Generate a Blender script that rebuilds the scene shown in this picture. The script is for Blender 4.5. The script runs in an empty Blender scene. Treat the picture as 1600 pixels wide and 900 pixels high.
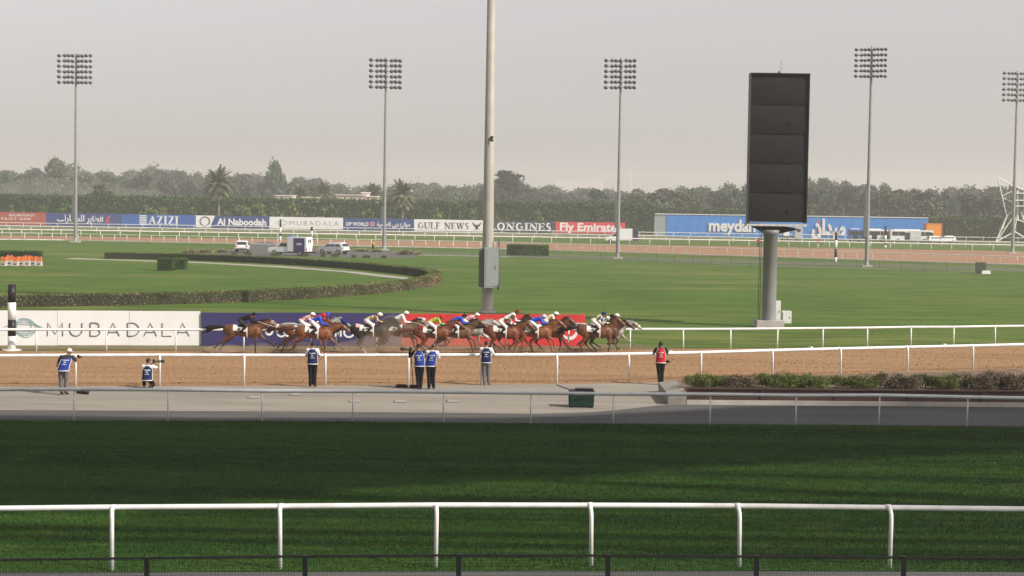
import bpy, bmesh, math, random
import numpy as np
from mathutils import Vector, Matrix

random.seed(7)
RNG = np.random.default_rng(7)
scene = bpy.context.scene
COL = scene.collection
R = math.radians

# ------------------------------------------------------------------ camera
EYE = Vector((0.0, 0.0, 7.5))          # standing on a lower terrace of the grandstand
F_PX = 2700.0                          # focal length in pixels of the 1600 x 900 photograph
PITCH, ROLL = math.atan((450 - 322) / F_PX), R(0.85)
FWD = Vector((0, math.cos(PITCH), -math.sin(PITCH)))
_r0, _u0 = Vector((1, 0, 0)), Vector((0, math.sin(PITCH), math.cos(PITCH)))
RIGHT = _r0 * math.cos(ROLL) + _u0 * math.sin(ROLL)
UP = _u0 * math.cos(ROLL) - _r0 * math.sin(ROLL)
cam_data = bpy.data.cameras.new('camera')
cam_data.sensor_width = 36.0
cam_data.lens = F_PX / 1600 * 36.0
cam_data.clip_start, cam_data.clip_end = 0.1, 20000
cam = bpy.data.objects.new('camera', cam_data)
COL.objects.link(cam)
_m = Matrix((RIGHT, UP, -FWD)).transposed().to_4x4()
_m.translation = EYE
cam.matrix_world = _m
scene.camera = cam

# ------------------------------------------------------------------ sky, sun, exposure
SUN_EL, SUN_AZ = R(38), R(118)         # azimuth clockwise from +Y: right of and behind the viewer
SUN_DIR = Vector((math.sin(SUN_AZ) * math.cos(SUN_EL), math.cos(SUN_AZ) * math.cos(SUN_EL), math.sin(SUN_EL)))
world = bpy.data.worlds.new('World')
scene.world = world
world.use_nodes = True
_nt = world.node_tree
_nt.nodes.clear()
_sky = _nt.nodes.new('ShaderNodeTexSky')
_sky.sky_type = 'NISHITA'
_sky.sun_disc = False
_sky.sun_elevation, _sky.sun_rotation = SUN_EL, SUN_AZ
_sky.air_density, _sky.dust_density, _sky.ozone_density = 1.0, 2.0, 1.0
_hsv = _nt.nodes.new('ShaderNodeHueSaturation')
_hsv.inputs['Saturation'].default_value = 0.15
_bg = _nt.nodes.new('ShaderNodeBackground')
_bg.inputs['Strength'].default_value = 0.136
_out = _nt.nodes.new('ShaderNodeOutputWorld')
_nt.links.new(_sky.outputs[0], _hsv.inputs['Color'])
_tint = _nt.nodes.new('ShaderNodeMix'); _tint.data_type = 'RGBA'; _tint.blend_type = 'MULTIPLY'
_tint.inputs[0].default_value = 1.0; _tint.inputs[7].default_value = (1.0, 0.956, 0.958, 1)     # dust in the air warms the sky a little
_nt.links.new(_hsv.outputs[0], _tint.inputs[6])
_nt.links.new(_tint.outputs[2], _bg.inputs['Color'])
_nt.links.new(_bg.outputs[0], _out.inputs['Surface'])
sun_data = bpy.data.lights.new('sun', 'SUN')
sun_data.energy, sun_data.angle, sun_data.color = 5.0, R(0.55), (1.0, 0.93, 0.83)
sun = bpy.data.objects.new('sun', sun_data)
COL.objects.link(sun)
sun.rotation_euler = SUN_DIR.to_track_quat('Z', 'Y').to_euler()
scene.view_settings.view_transform = 'Standard'
scene.view_settings.look = 'None'
scene.view_settings.exposure = 0.10
scene.view_settings.gamma = 1.0
scene.view_settings.use_curve_mapping = False
scene.cycles.use_denoising = True
scene.cycles.max_bounces = 6
scene.cycles.diffuse_bounces = 3
scene.cycles.glossy_bounces = 2
scene.cycles.transmission_bounces = 3
scene.cycles.volume_bounces = 2
scene.cycles.transparent_max_bounces = 8

# ------------------------------------------------------------------ measuring the place
def ray(px, py):
    return FWD + RIGHT * ((px - 800) / F_PX) + UP * ((450 - py) / F_PX)
def G(px, py, z=0.0):
    """Point of the level z that the photograph shows at this pixel."""
    r = ray(px, py)
    p = EYE + r * ((z - EYE.z) / r.z)
    return Vector((p.x, p.y, z))
def P(px, py, d):
    """Point at depth d (world y) on the same sight line."""
    r = ray(px, py)
    return EYE + r * (d / r.y)
def hgt(px, py, d):
    return P(px, py, d).z

# ------------------------------------------------------------------ materials
MATS = {}
def ramp_mix(nt, fac, stops):
    n = nt.nodes.new('ShaderNodeValToRGB')
    el = n.color_ramp.elements
    el[0].position, el[0].color = stops[0][0], (*stops[0][1], 1)
    el[1].position, el[1].color = stops[-1][0], (*stops[-1][1], 1)
    for p, c in stops[1:-1]:
        e = el.new(p); e.color = (*c, 1)
    nt.links.new(fac, n.inputs[0])
    return n.outputs[0]
def mat(name, col, rough=0.7, var=0.12, scale=4.0, bump=0.0, bscale=40.0, spec=0.3, metal=0.0, stretch=(1, 1, 1), rnd=0.0, col2=None, trans=0.0):
    """Principled material with mottled colour and fine relief."""
    if name in MATS: return MATS[name]
    m = bpy.data.materials.new(name); m.use_nodes = True
    nt = m.node_tree; b = nt.nodes['Principled BSDF']
    b.inputs['Roughness'].default_value = rough
    b.inputs['Specular IOR Level'].default_value = spec
    b.inputs['Metallic'].default_value = metal
    if trans: b.inputs['Transmission Weight'].default_value = trans
    tc = nt.nodes.new('ShaderNodeTexCoord'); mp = nt.nodes.new('ShaderNodeMapping')
    mp.inputs['Scale'].default_value = stretch
    nt.links.new(tc.outputs['Object'], mp.inputs[0])
    no = nt.nodes.new('ShaderNodeTexNoise'); no.inputs['Scale'].default_value = scale
    no.inputs['Detail'].default_value = 5; no.inputs['Roughness'].default_value = 0.6
    nt.links.new(mp.outputs[0], no.inputs['Vector'])
    c2 = col2 or tuple(min(1, c * (1 + var * 1.6)) for c in col)
    c1 = tuple(c * (1 - var * 1.6) for c in col)
    out = ramp_mix(nt, no.outputs[0], [(0.3, c1), (0.5, col), (0.72, c2)])
    if rnd:
        oi = nt.nodes.new('ShaderNodeObjectInfo'); h = nt.nodes.new('ShaderNodeHueSaturation')
        mr = nt.nodes.new('ShaderNodeMapRange'); mr.inputs[3].default_value = 1 - rnd; mr.inputs[4].default_value = 1 + rnd
        nt.links.new(oi.outputs['Random'], mr.inputs[0]); nt.links.new(mr.outputs[0], h.inputs['Value'])
        mr2 = nt.nodes.new('ShaderNodeMapRange'); mr2.inputs[3].default_value = 0.5 - rnd * 0.06; mr2.inputs[4].default_value = 0.5 + rnd * 0.06
        ml = nt.nodes.new('ShaderNodeMath'); ml.operation = 'FRACT'
        mm = nt.nodes.new('ShaderNodeMath'); mm.operation = 'MULTIPLY'; mm.inputs[1].default_value = 7.31
        nt.links.new(oi.outputs['Random'], mm.inputs[0]); nt.links.new(mm.outputs[0], ml.inputs[0])
        nt.links.new(ml.outputs[0], mr2.inputs[0]); nt.links.new(mr2.outputs[0], h.inputs['Hue'])
        nt.links.new(out, h.inputs['Color']); out = h.outputs[0]
    nt.links.new(out, b.inputs['Base Color'])
    if bump:
        n2 = nt.nodes.new('ShaderNodeTexNoise'); n2.inputs['Scale'].default_value = bscale; n2.inputs['Detail'].default_value = 3
        nt.links.new(mp.outputs[0], n2.inputs['Vector'])
        bp = nt.nodes.new('ShaderNodeBump'); bp.inputs['Strength'].default_value = bump; bp.inputs['Distance'].default_value = 0.05
        nt.links.new(n2.outputs[0], bp.inputs['Height']); nt.links.new(bp.outputs[0], b.inputs['Normal'])
    MATS[name] = m
    return m
def ground_mat(name, layers, rough=0.9, bump=0.5, bscale=6.0):
    """Ground colour built from several noises: layers = [(scale, stretch, lo, hi, colour, weight), ...] over the first colour."""
    m = bpy.data.materials.new(name); m.use_nodes = True
    nt = m.node_tree; b = nt.nodes['Principled BSDF']
    b.inputs['Roughness'].default_value = rough; b.inputs['Specular IOR Level'].default_value = 0.1
    tc = nt.nodes.new('ShaderNodeTexCoord')
    cur = nt.nodes.new('ShaderNodeRGB'); cur.outputs[0].default_value = (*layers[0], 1); cur = cur.outputs[0]
    for sc, st, lo, hi, col, w in layers[1:]:
        mp = nt.nodes.new('ShaderNodeMapping'); mp.inputs['Scale'].default_value = st
        nt.links.new(tc.outputs['Object'], mp.inputs[0])
        no = nt.nodes.new('ShaderNodeTexNoise'); no.inputs['Scale'].default_value = sc; no.inputs['Detail'].default_value = 4
        nt.links.new(mp.outputs[0], no.inputs['Vector'])
        mr = nt.nodes.new('ShaderNodeMapRange'); mr.inputs[1].default_value = lo; mr.inputs[2].default_value = hi; mr.inputs[4].default_value = w
        nt.links.new(no.outputs[0], mr.inputs[0])
        mx = nt.nodes.new('ShaderNodeMix'); mx.data_type = 'RGBA'
        nt.links.new(mr.outputs[0], mx.inputs[0]); nt.links.new(cur, mx.inputs[6]); mx.inputs[7].default_value = (*col, 1)
        cur = mx.outputs[2]
    nt.links.new(cur, b.inputs['Base Color'])
    if bump:
        n2 = nt.nodes.new('ShaderNodeTexNoise'); n2.inputs['Scale'].default_value = bscale; n2.inputs['Detail'].default_value = 4
        nt.links.new(tc.outputs['Object'], n2.inputs['Vector'])
        bp = nt.nodes.new('ShaderNodeBump'); bp.inputs['Strength'].default_value = bump; bp.inputs['Distance'].default_value = 0.12
        nt.links.new(n2.outputs[0], bp.inputs['Height']); nt.links.new(bp.outputs[0], b.inputs['Normal'])
    return m

WHITE = mat('white_paint', (0.76, 0.75, 0.73), 0.45, 0.09, 2.2)
WHITE_OLD = mat('weathered_white_paint', (0.70, 0.68, 0.64), 0.55, 0.10, 2.5)
GALV = mat('galvanised_steel', (0.42, 0.43, 0.42), 0.45, 0.10, 6, metal=0.4)
POLE = mat('grey_mast_paint', (0.24, 0.24, 0.235), 0.5, 0.10, 1.5)
BLACK = mat('black_plastic', (0.015, 0.015, 0.016), 0.45, 0.1, 5)
DARKSTEEL = mat('black_steel', (0.010, 0.010, 0.012), 0.5, 0.1, 8)
RUBBER = mat('tyre_rubber', (0.02, 0.02, 0.02), 0.8, 0.1)
GLASS = mat('dark_glass', (0.02, 0.025, 0.03), 0.08, 0.05, spec=0.7)
CONC = mat('concrete', (0.42, 0.39, 0.35), 0.85, 0.10, 1.2, 0.3, 30)
SILVER = mat('silver_rail', (0.72, 0.73, 0.73), 0.4, 0.08, 3)

# ------------------------------------------------------------------ mesh building
class MB:
    def __init__(s): s.v, s.f, s.mi = [], [], []
    def add(s, vs, fs, k=0):
        n = len(s.v); s.v += [tuple(v) for v in vs]; s.f += [tuple(i + n for i in f) for f in fs]; s.mi += [k] * len(fs); return s
    def box(s, c, size, rz=0.0, k=0, taper=1.0):
        x, y, z = (q / 2 for q in size); ca, sa = math.cos(rz), math.sin(rz); vs = []
        for dz in (-z, z):
            t = taper if dz > 0 else 1
            for dx, dy in ((-x, -y), (x, -y), (x, y), (-x, y)):
                vs.append((c[0] + t * (dx * ca - dy * sa), c[1] + t * (dx * sa + dy * ca), c[2] + dz))
        return s.add(vs, [(3, 2, 1, 0), (4, 5, 6, 7), (0, 1, 5, 4), (1, 2, 6, 5), (2, 3, 7, 6), (3, 0, 4, 7)], k)
    def loft(s, pts, rad, side=(0, 1, 0), n=10, k=0, cap=True):
        """Tapered tube through pts; rad[i] = r or (r_side, r_other)."""
        pts = [Vector(p) for p in pts]; side = Vector(side); vs = []; m = len(pts)
        for i, p in enumerate(pts):
            t = (pts[min(i + 1, m - 1)] - pts[max(i - 1, 0)])
            t = t.normalized() if t.length > 1e-9 else Vector((0, 0, 1))
            l = side - t * side.dot(t)
            if l.length < 0.05: l = Vector((1, 0.01, 0)) - t * t.x
            l.normalize(); u = t.cross(l)
            r = rad[i] if isinstance(rad, list) else rad
            a, b = r if isinstance(r, tuple) else (r, r)
            for j in range(n):
                w = 2 * math.pi * j / n
                vs.append(p + l * (a * math.cos(w)) + u * (b * math.sin(w)))
        fs = [(i * n + j, i * n + (j + 1) % n, (i + 1) * n + (j + 1) % n, (i + 1) * n + j) for i in range(m - 1) for j in range(n)]
        if cap: fs += [tuple(range(n))[::-1], tuple((m - 1) * n + j for j in range(n))]
        return s.add(vs, fs, k)
    def lathe(s, prof, c=(0, 0, 0), n=16, k=0):
        return s.loft([(c[0], c[1], c[2] + z + 1e-6 * i) for i, (r, z) in enumerate(prof)], [max(r, 1e-4) for r, z in prof], (1, 0, 0), n, k)
    def ball(s, c, r, n=10, m=7, k=0, rot=None):
        rx, ry, rz = r if isinstance(r, tuple) else (r, r, r); c = Vector(c)
        vs = []
        for i in range(m + 1):
            ph = math.pi * (i + 0.02 * (i == 0) - 0.02 * (i == m)) / m
            for j in range(n):
                w = 2 * math.pi * j / n
                q = Vector((rx * math.sin(ph) * math.cos(w), ry * math.sin(ph) * math.sin(w), -rz * math.cos(ph)))
                if rot is not None: q = rot @ q
                vs.append(c + q)
        fs = [(i * n + j, i * n + (j + 1) % n, (i + 1) * n + (j + 1) % n, (i + 1) * n + j) for i in range(m) for j in range(n)]
        fs += [tuple(range(n))[::-1], tuple(m * n + j for j in range(n))]
        return s.add(vs, fs, k)
    def prism(s, poly, y0, y1, k=0):
        """Outline given in x,z extruded along y."""
        n = len(poly)
        vs = [(x, y0, z) for x, z in poly] + [(x, y1, z) for x, z in poly]
        fs = [tuple(range(n)), tuple(range(2 * n - 1, n - 1, -1))] + [(j, n + j, n + (j + 1) % n, (j + 1) % n) for j in range(n)]
        return s.add(vs, fs, k)
    def mesh(s, name, mats, smooth=False):
        me = bpy.data.meshes.new(name); me.from_pydata(s.v, [], s.f)
        for m in (mats if isinstance(mats, (list, tuple)) else [mats]): me.materials.append(m)
        if any(s.mi): me.polygons.foreach_set('material_index', s.mi)
        if smooth: me.polygons.foreach_set('use_smooth', [True] * len(me.polygons))
        me.update(); return me
    def build(s, name, mats, parent=None, smooth=False, loc=(0, 0, 0), fix=False):
        me = s.mesh(name, mats, smooth)
        if fix:
            bm = bmesh.new(); bm.from_mesh(me); bmesh.ops.recalc_face_normals(bm, faces=bm.faces); bm.to_mesh(me); bm.free()
        return link(name, me, parent, loc)
def link(name, me, parent=None, loc=(0, 0, 0), rz=0.0, scale=None):
    o = bpy.data.objects.new(name, me); COL.objects.link(o); o.parent = parent
    o.location = loc
    if rz: o.rotation_euler = (0, 0, rz)
    if scale is not None: o.scale = scale if isinstance(scale, tuple) else (scale,) * 3
    return o
def tag(o, label, cat, group=None):
    o['label'] = label; o['category'] = cat
    if group: o['group'] = group
    return o
def thing(name, label, cat, loc=(0, 0, 0), rz=0.0, group=None, scale=None):
    return tag(link(name, None, None, loc, rz, scale), label, cat, group)
def struct(o):
    o['kind'] = 'structure'; return o
def stuff(o):
    o['kind'] = 'stuff'; return o
def sheet(name, pts, z, m):
    bm = bmesh.new()
    f = bm.faces.new([bm.verts.new((p[0], p[1], z)) for p in pts])
    bm.normal_update()
    if f.normal.z < 0: f.normal_flip()
    bmesh.ops.triangulate(bm, faces=bm.faces)
    me = bpy.data.meshes.new(name); bm.to_mesh(me); bm.free(); me.materials.append(m)
    return struct(link(name, me))
def resample(pts, step):
    pts = [Vector((p[0], p[1], 0)) for p in pts]; out = [pts[0].copy()]; need = step
    for a, b in zip(pts, pts[1:]):
        L = (b - a).length; pos = 0.0
        while L - pos >= need:
            pos += need; out.append(a + (b - a) * (pos / L)); need = step
        need -= L - pos
    return out
def smooth_line(pts, k=3):
    pts = [Vector((p[0], p[1], 0)) for p in pts]
    for _ in range(k):
        q = [pts[0]]
        for a, b in zip(pts, pts[1:]): q += [a * 0.75 + b * 0.25, a * 0.25 + b * 0.75]
        pts = q + [pts[-1]]
    return pts
def text_mesh(s, height, m, bold=0.0, depth=0.01, width=None, align='CENTER', shear=0.0, space=1.0):
    """Upright lettering facing -y, letters `height` tall, resting on z = 0."""
    c = bpy.data.curves.new('lettering', 'FONT'); c.body = s; c.align_x = align; c.offset = bold; c.extrude = 0.02; c.shear = shear
    c.space_character = space; c.resolution_u = 3
    o = bpy.data.objects.new('lettering', c); COL.objects.link(o)
    bpy.context.view_layer.update()
    me = bpy.data.meshes.new_from_object(o.evaluated_get(bpy.context.evaluated_depsgraph_get()))
    bpy.data.objects.remove(o); bpy.data.curves.remove(c)
    co = np.array([v.co for v in me.vertices])
    lo, hi = co.min(0), co.max(0)
    sz = height / 0.72
    sx = sz if width is None else width / (hi[0] - lo[0])
    cx = (lo[0] + hi[0]) / 2 if align == 'CENTER' else lo[0]
    out = np.stack([(co[:, 0] - cx) * sx, -co[:, 2] / 0.04 * depth - depth / 2, co[:, 1] * sz], 1)
    me.vertices.foreach_set('co', out.astype(np.float32).ravel())
    me.materials.clear(); me.materials.append(m); me.update()
    return me
AR = {'ا': 'FE8D FE8E', 'ب': 'FE8F FE90 FE91 FE92', 'ت': 'FE95 FE96 FE97 FE98', 'ة': 'FE93 FE94', 'د': 'FEA9 FEAA', 'ر': 'FEAD FEAE',
      'س': 'FEB1 FEB2 FEB3 FEB4', 'ط': 'FEC1 FEC2 FEC3 FEC4', 'ع': 'FEC9 FECA FECB FECC', 'ل': 'FEDD FEDE FEDF FEE0', 'م': 'FEE1 FEE2 FEE3 FEE4',
      'ن': 'FEE5 FEE6 FEE7 FEE8', 'و': 'FEED FEEE', 'ي': 'FEF1 FEF2 FEF3 FEF4', 'ئ': 'FE89 FE8A FE8B FE8C'}
def arabic(s):
    """Join the letters (presentation forms) and put them in left-to-right drawing order."""
    out = []
    for i, ch in enumerate(s):
        if ch not in AR: out.append(ch); continue
        forms = AR[ch].split()
        prev = i > 0 and s[i - 1] in AR and len(AR[s[i - 1]].split()) == 4
        nxt = i + 1 < len(s) and s[i + 1] in AR and len(forms) == 4
        out.append(chr(int(forms[(3 if nxt else 1) if prev else (2 if nxt else 0)], 16)))
    return ''.join(reversed(out))
def remeshed(mb, voxel, smooth=4, keep=1.0, name='body'):
    """Fuse the overlapping lofts of mb into one continuous skin."""
    me = mb.mesh(name, [])
    bm = bmesh.new(); bm.from_mesh(me); bmesh.ops.recalc_face_normals(bm, faces=bm.faces); bm.to_mesh(me); bm.free()
    o = bpy.data.objects.new(name, me); COL.objects.link(o)
    r = o.modifiers.new('r', 'REMESH'); r.mode = 'VOXEL'; r.voxel_size = voxel
    if smooth:
        s = o.modifiers.new('s', 'SMOOTH'); s.iterations = smooth; s.factor = 0.5
    if keep < 1:
        d = o.modifiers.new('d', 'DECIMATE'); d.ratio = keep
    out = bpy.data.meshes.new_from_object(o.evaluated_get(bpy.context.evaluated_depsgraph_get()))
    bpy.data.objects.remove(o)
    out.polygons.foreach_set('use_smooth', [True] * len(out.polygons)); out.name = name
    out.materials.clear()
    return out
UNITS = ['', 'first', 'second', 'third', 'fourth', 'fifth', 'sixth', 'seventh', 'eighth', 'ninth']
ORD = ['first', 'second', 'third', 'fourth', 'fifth', 'sixth', 'seventh', 'eighth', 'ninth', 'tenth', 'eleventh', 'twelfth', 'thirteenth',
       'fourteenth', 'fifteenth', 'sixteenth', 'seventeenth', 'eighteenth', 'nineteenth', 'twentieth']
for _t, _n in (('twenty', 'thirtieth'), ('thirty', 'fortieth'), ('forty', 'fiftieth'), ('fifty', 'sixtieth')): ORD += [_t + '-' + u for u in UNITS[1:]] + [_n]

# ================================================================== ground, tracks, paths
def ext(pts, L=70.0, Rr=70.0):
    """World polyline from photo points, prolonged beyond both edges of the frame."""
    w = [G(*p) for p in pts]
    a = (w[0] - w[1]).normalized(); b = (w[-1] - w[-2]).normalized()
    return [w[0] + a * L] + w + [w[-1] + b * Rr]
LINE_TURF_NEAR = ext([(0, 894), (400, 893), (800, 892), (1200, 892), (1600, 893)], 30, 30)
LINE_SILVER = ext([(0, 657), (409, 658), (829, 661.5), (1243, 664), (1600, 667)])
LINE_ASPHALT = ext([(0, 641), (420, 643), (700, 645.5), (840, 647), (925, 644), (965, 641), (1000, 637), (1030, 633.5), (1075, 632), (1300, 634), (1600, 637)])
DIRT_NEAR_RAIL = ext([(0, 603), (118, 602.5), (507, 601), (750, 600), (980, 597.5), (1092, 594), (1204, 590), (1310, 586), (1415, 583), (1517, 580), (1600, 577)])
DIRT_FAR_RAIL = ext([(0, 549), (88, 549), (493, 547.8), (1009, 546), (1244, 544), (1460, 541), (1600, 538.5)])
def shift(line, dy): return [Vector((p.x, p.y + dy, 0)) for p in line]
FAR_IN = ext([(0, 374.5), (100, 375.5), (450, 383), (793, 389.6), (1212, 402.5), (1400, 408.5), (1546, 413), (1600, 414.5)], 150, 150)
FAR_OUT = [Vector((x, y, 0)) for x, y in ((-260, 352), (-90, 352), (0, 354), (52, 349), (100, 342), (250, 322))]
M_GROUND = ground_mat('dry_ground', [(0.20, 0.17, 0.12), (0.02, (1, 1, 1), 0.4, 0.6, (0.12, 0.13, 0.06), 0.8), (0.3, (1, 1, 1), 0.45, 0.7, (0.27, 0.23, 0.17), 0.5)])
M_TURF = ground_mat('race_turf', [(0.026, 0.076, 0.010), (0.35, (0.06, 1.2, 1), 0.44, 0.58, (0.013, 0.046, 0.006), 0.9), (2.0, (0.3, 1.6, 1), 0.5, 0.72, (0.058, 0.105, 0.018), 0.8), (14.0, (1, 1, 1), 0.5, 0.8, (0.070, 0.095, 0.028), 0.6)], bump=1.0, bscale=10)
M_LAWN = ground_mat('infield_lawn', [(0.066, 0.126, 0.018), (0.045, (1, 0.6, 1), 0.42, 0.62, (0.094, 0.146, 0.026), 0.85), (0.06, (0.35, 1.3, 1), 0.50, 0.68, (0.165, 0.175, 0.048), 0.70), (0.35, (0.4, 1.2, 1), 0.45, 0.62, (0.034, 0.080, 0.010), 0.65), (1.6, (0.5, 1.3, 1), 0.45, 0.75, (0.095, 0.130, 0.030), 0.6)], bump=0.7, bscale=5)
M_DIRT = ground_mat('track_sand', [(0.315, 0.188, 0.098), (0.25, (0.2, 1.8, 1), 0.42, 0.62, (0.255, 0.146, 0.074), 0.85), (1.2, (0.08, 2.5, 1), 0.5, 0.68, (0.37, 0.235, 0.135), 0.6), (3.0, (1, 1, 1), 0.5, 0.75, (0.36, 0.225, 0.13), 0.5), (9.0, (0.5, 1, 1), 0.56, 0.72, (0.15, 0.088, 0.046), 0.65)], bump=1.0, bscale=5)
M_FARDIRT = ground_mat('far_track_sand', [(0.32, 0.185, 0.115), (0.2, (0.2, 1, 1), 0.45, 0.6, (0.26, 0.145, 0.088), 0.7)], bump=0.3)
M_ASPHALT = ground_mat('asphalt', [(0.120, 0.118, 0.116), (0.4, (0.4, 1, 1), 0.4, 0.65, (0.085, 0.085, 0.086), 0.8), (8.0, (1, 1, 1), 0.55, 0.8, (0.18, 0.175, 0.17), 0.5)], bump=0.3, bscale=25)
M_APRON = ground_mat('concrete_slab', [(0.290, 0.262, 0.222), (0.4, (0.3, 1.4, 1), 0.42, 0.62, (0.225, 0.20, 0.168), 0.8), (6.0, (1, 1, 1), 0.5, 0.8, (0.34, 0.31, 0.27), 0.4), (1.3, (0.15, 2.2, 1), 0.56, 0.68, (0.17, 0.152, 0.128), 0.6)], bump=0.25, bscale=20)
M_PALEPATH = ground_mat('pale_gravel', [(0.36, 0.335, 0.30), (0.6, (1, 1, 1), 0.4, 0.65, (0.28, 0.26, 0.23), 0.7)], bump=0.3)

struct(sheet('ground', [(-4000, -300), (4000, -300), (4000, 9000), (-4000, 9000)], -0.06, M_GROUND))
struct(sheet('forecourt', [(-60, -25), (60, -25), (66, 37), (-66, 37)], -0.012, M_ASPHALT))
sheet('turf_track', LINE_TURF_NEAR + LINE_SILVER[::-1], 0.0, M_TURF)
sheet('asphalt_path', shift(LINE_SILVER, 0.12) + shift(LINE_ASPHALT, 0.2)[::-1], -0.004, M_ASPHALT)
sheet('concrete_apron', LINE_ASPHALT + shift(DIRT_NEAR_RAIL, -0.38)[::-1], 0.004, M_APRON)
sheet('dirt_track', shift(DIRT_NEAR_RAIL, -0.45) + shift(DIRT_FAR_RAIL, 0.45)[::-1], -0.008, M_DIRT)
sheet('infield_grass', shift(DIRT_FAR_RAIL, 0.30) + shift(FAR_IN, 1.0)[::-1], 0.0, M_LAWN)
sheet('dusty_verge', [p for p in shift(DIRT_FAR_RAIL, 0.35) if p.x < 7] + [Vector((9.5, 92.5, 0)), Vector((6.5, 94.6, 0)), Vector((-30, 92.0, 0)), Vector((-110, 90.0, 0))], 0.004, ground_mat('dusty_grass', [(0.185, 0.150, 0.085), (0.4, (0.4, 1, 1), 0.42, 0.6, (0.12, 0.115, 0.05), 0.8), (3.0, (1, 1, 1), 0.5, 0.75, (0.26, 0.2, 0.125), 0.6)]))
sheet('far_dirt_track', shift(FAR_IN, 0.8) + shift(FAR_OUT, 1.0)[::-1], 0.004, M_FARDIRT)
sheet('far_turf_track', shift(FAR_OUT, 0.8) + [Vector((280, 440, 0)), Vector((-280, 447, 0))], -0.004, M_LAWN)
# pale kerb along the far dirt track, and the road and paths of the infield
kb = MB()
for a, b in zip(FAR_IN, FAR_IN[1:]):
    kb.add([(a.x, a.y + 0.3, 0), (b.x, b.y + 0.3, 0), (b.x, b.y + 0.9, 0), (a.x, a.y + 0.9, 0), (a.x, a.y + 0.3, 0.14), (b.x, b.y + 0.3, 0.14), (b.x, b.y + 0.9, 0.14), (a.x, a.y + 0.9, 0.14)],
           [(4, 5, 6, 7), (0, 1, 5, 4), (2, 3, 7, 6)])
struct(kb.build('kerb', WHITE_OLD))
def path(name, px, z, m, k=2):
    sheet(name, smooth_line([G(*p) for p in px], k)[:-1], z, m)
path('service_road', [(335, 397.5), (372, 386), (404, 378), (428, 378), (440, 388.5), (600, 391), (660, 398), (640, 404), (520, 401.5), (430, 400), (335, 397.5)], 0.006, M_ASPHALT, 2)
ring_in = [(120, 403.0), (160, 405), (220, 406.5), (315, 409.5), (450, 416.5), (560, 425), (640, 434)]
ring_out = [(640, 437), (590, 432), (530, 424.5), (430, 417.6), (315, 411.2), (200, 407.4), (100, 404.5)]
sheet('gravel_path', [G(*p) for p in ring_in + ring_out], 0.006, M_PALEPATH)
sheet('side_road', [G(*p) for p in ((660, 398), (800, 400.5), (1000, 406), (1200, 412.5), (1400, 418.5), (1545, 423), (1760, 430), (1760, 424), (1600, 419), (1400, 413), (1200, 407.5), (1000, 401), (800, 396), (660, 393.5))], 0.004, ground_mat('dusty_verge', [(0.135, 0.140, 0.095), (0.1, (0.4, 1, 1), 0.4, 0.6, (0.10, 0.13, 0.06), 0.8)]))
pk = MB()
pts = [G(*p) for p in ((655, 399), (800, 402), (1000, 408.5), (1180, 415.5), (1400, 422), (1545, 427))]
for a, b in zip(pts, pts[1:]):
    pk.add([(a.x, a.y - .25, 0), (b.x, b.y - .25, 0), (b.x, b.y + .25, 0), (a.x, a.y + .25, 0), (a.x, a.y - .25, 0.12), (b.x, b.y - .25, 0.12), (b.x, b.y + .25, 0.12), (a.x, a.y + .25, 0.12)],
           [(4, 5, 6, 7), (0, 1, 5, 4), (2, 3, 7, 6)])
struct(pk.build('path_kerb', CONC))

# blades of grass on the shaded turf (too many to count)
def blades(name, poly_fn, n, h, w, m, area):
    x0, x1, y0, y1 = area
    x = RNG.uniform(x0, x1, n); y = RNG.uniform(y0, y1, n)
    keep = poly_fn(x, y); x, y = x[keep], y[keep]; n = len(x)
    a = RNG.uniform(0, 2 * math.pi, n); hh = h * RNG.uniform(0.5, 1.3, n); lx, ly = RNG.normal(0, 0.35, (2, n)) * hh
    dx, dy = np.cos(a) * w, np.sin(a) * w
    v = np.empty((n, 3, 3), np.float32)
    v[:, 0] = np.stack([x - dx, y - dy, np.zeros(n)], 1); v[:, 1] = np.stack([x + dx, y + dy, np.zeros(n)], 1); v[:, 2] = np.stack([x + lx, y + ly, hh], 1)
    me = bpy.data.meshes.new(name)
    me.vertices.add(3 * n); me.vertices.foreach_set('co', v.ravel())
    me.loops.add(3 * n); me.loops.foreach_set('vertex_index', np.arange(3 * n, dtype=np.int32))
    me.polygons.add(n); me.polygons.foreach_set('loop_start', np.arange(0, 3 * n, 3, dtype=np.int32))
    me.materials.append(m); me.update(); me.validate()
    return stuff(link(name, me))
_sx = np.array([p.x for p in LINE_SILVER]); _sy = np.array([p.y for p in LINE_SILVER])
_tx = np.array([p.x for p in LINE_TURF_NEAR]); _ty = np.array([p.y for p in LINE_TURF_NEAR])
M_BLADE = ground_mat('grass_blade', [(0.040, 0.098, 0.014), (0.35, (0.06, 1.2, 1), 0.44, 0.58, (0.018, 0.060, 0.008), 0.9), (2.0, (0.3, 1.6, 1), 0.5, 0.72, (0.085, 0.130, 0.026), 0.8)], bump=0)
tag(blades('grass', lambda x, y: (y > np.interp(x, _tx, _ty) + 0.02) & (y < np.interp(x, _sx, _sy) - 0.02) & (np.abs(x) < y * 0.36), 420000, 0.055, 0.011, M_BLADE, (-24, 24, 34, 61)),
    'short mown grass blades of the shaded turf course', 'grass')
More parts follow.
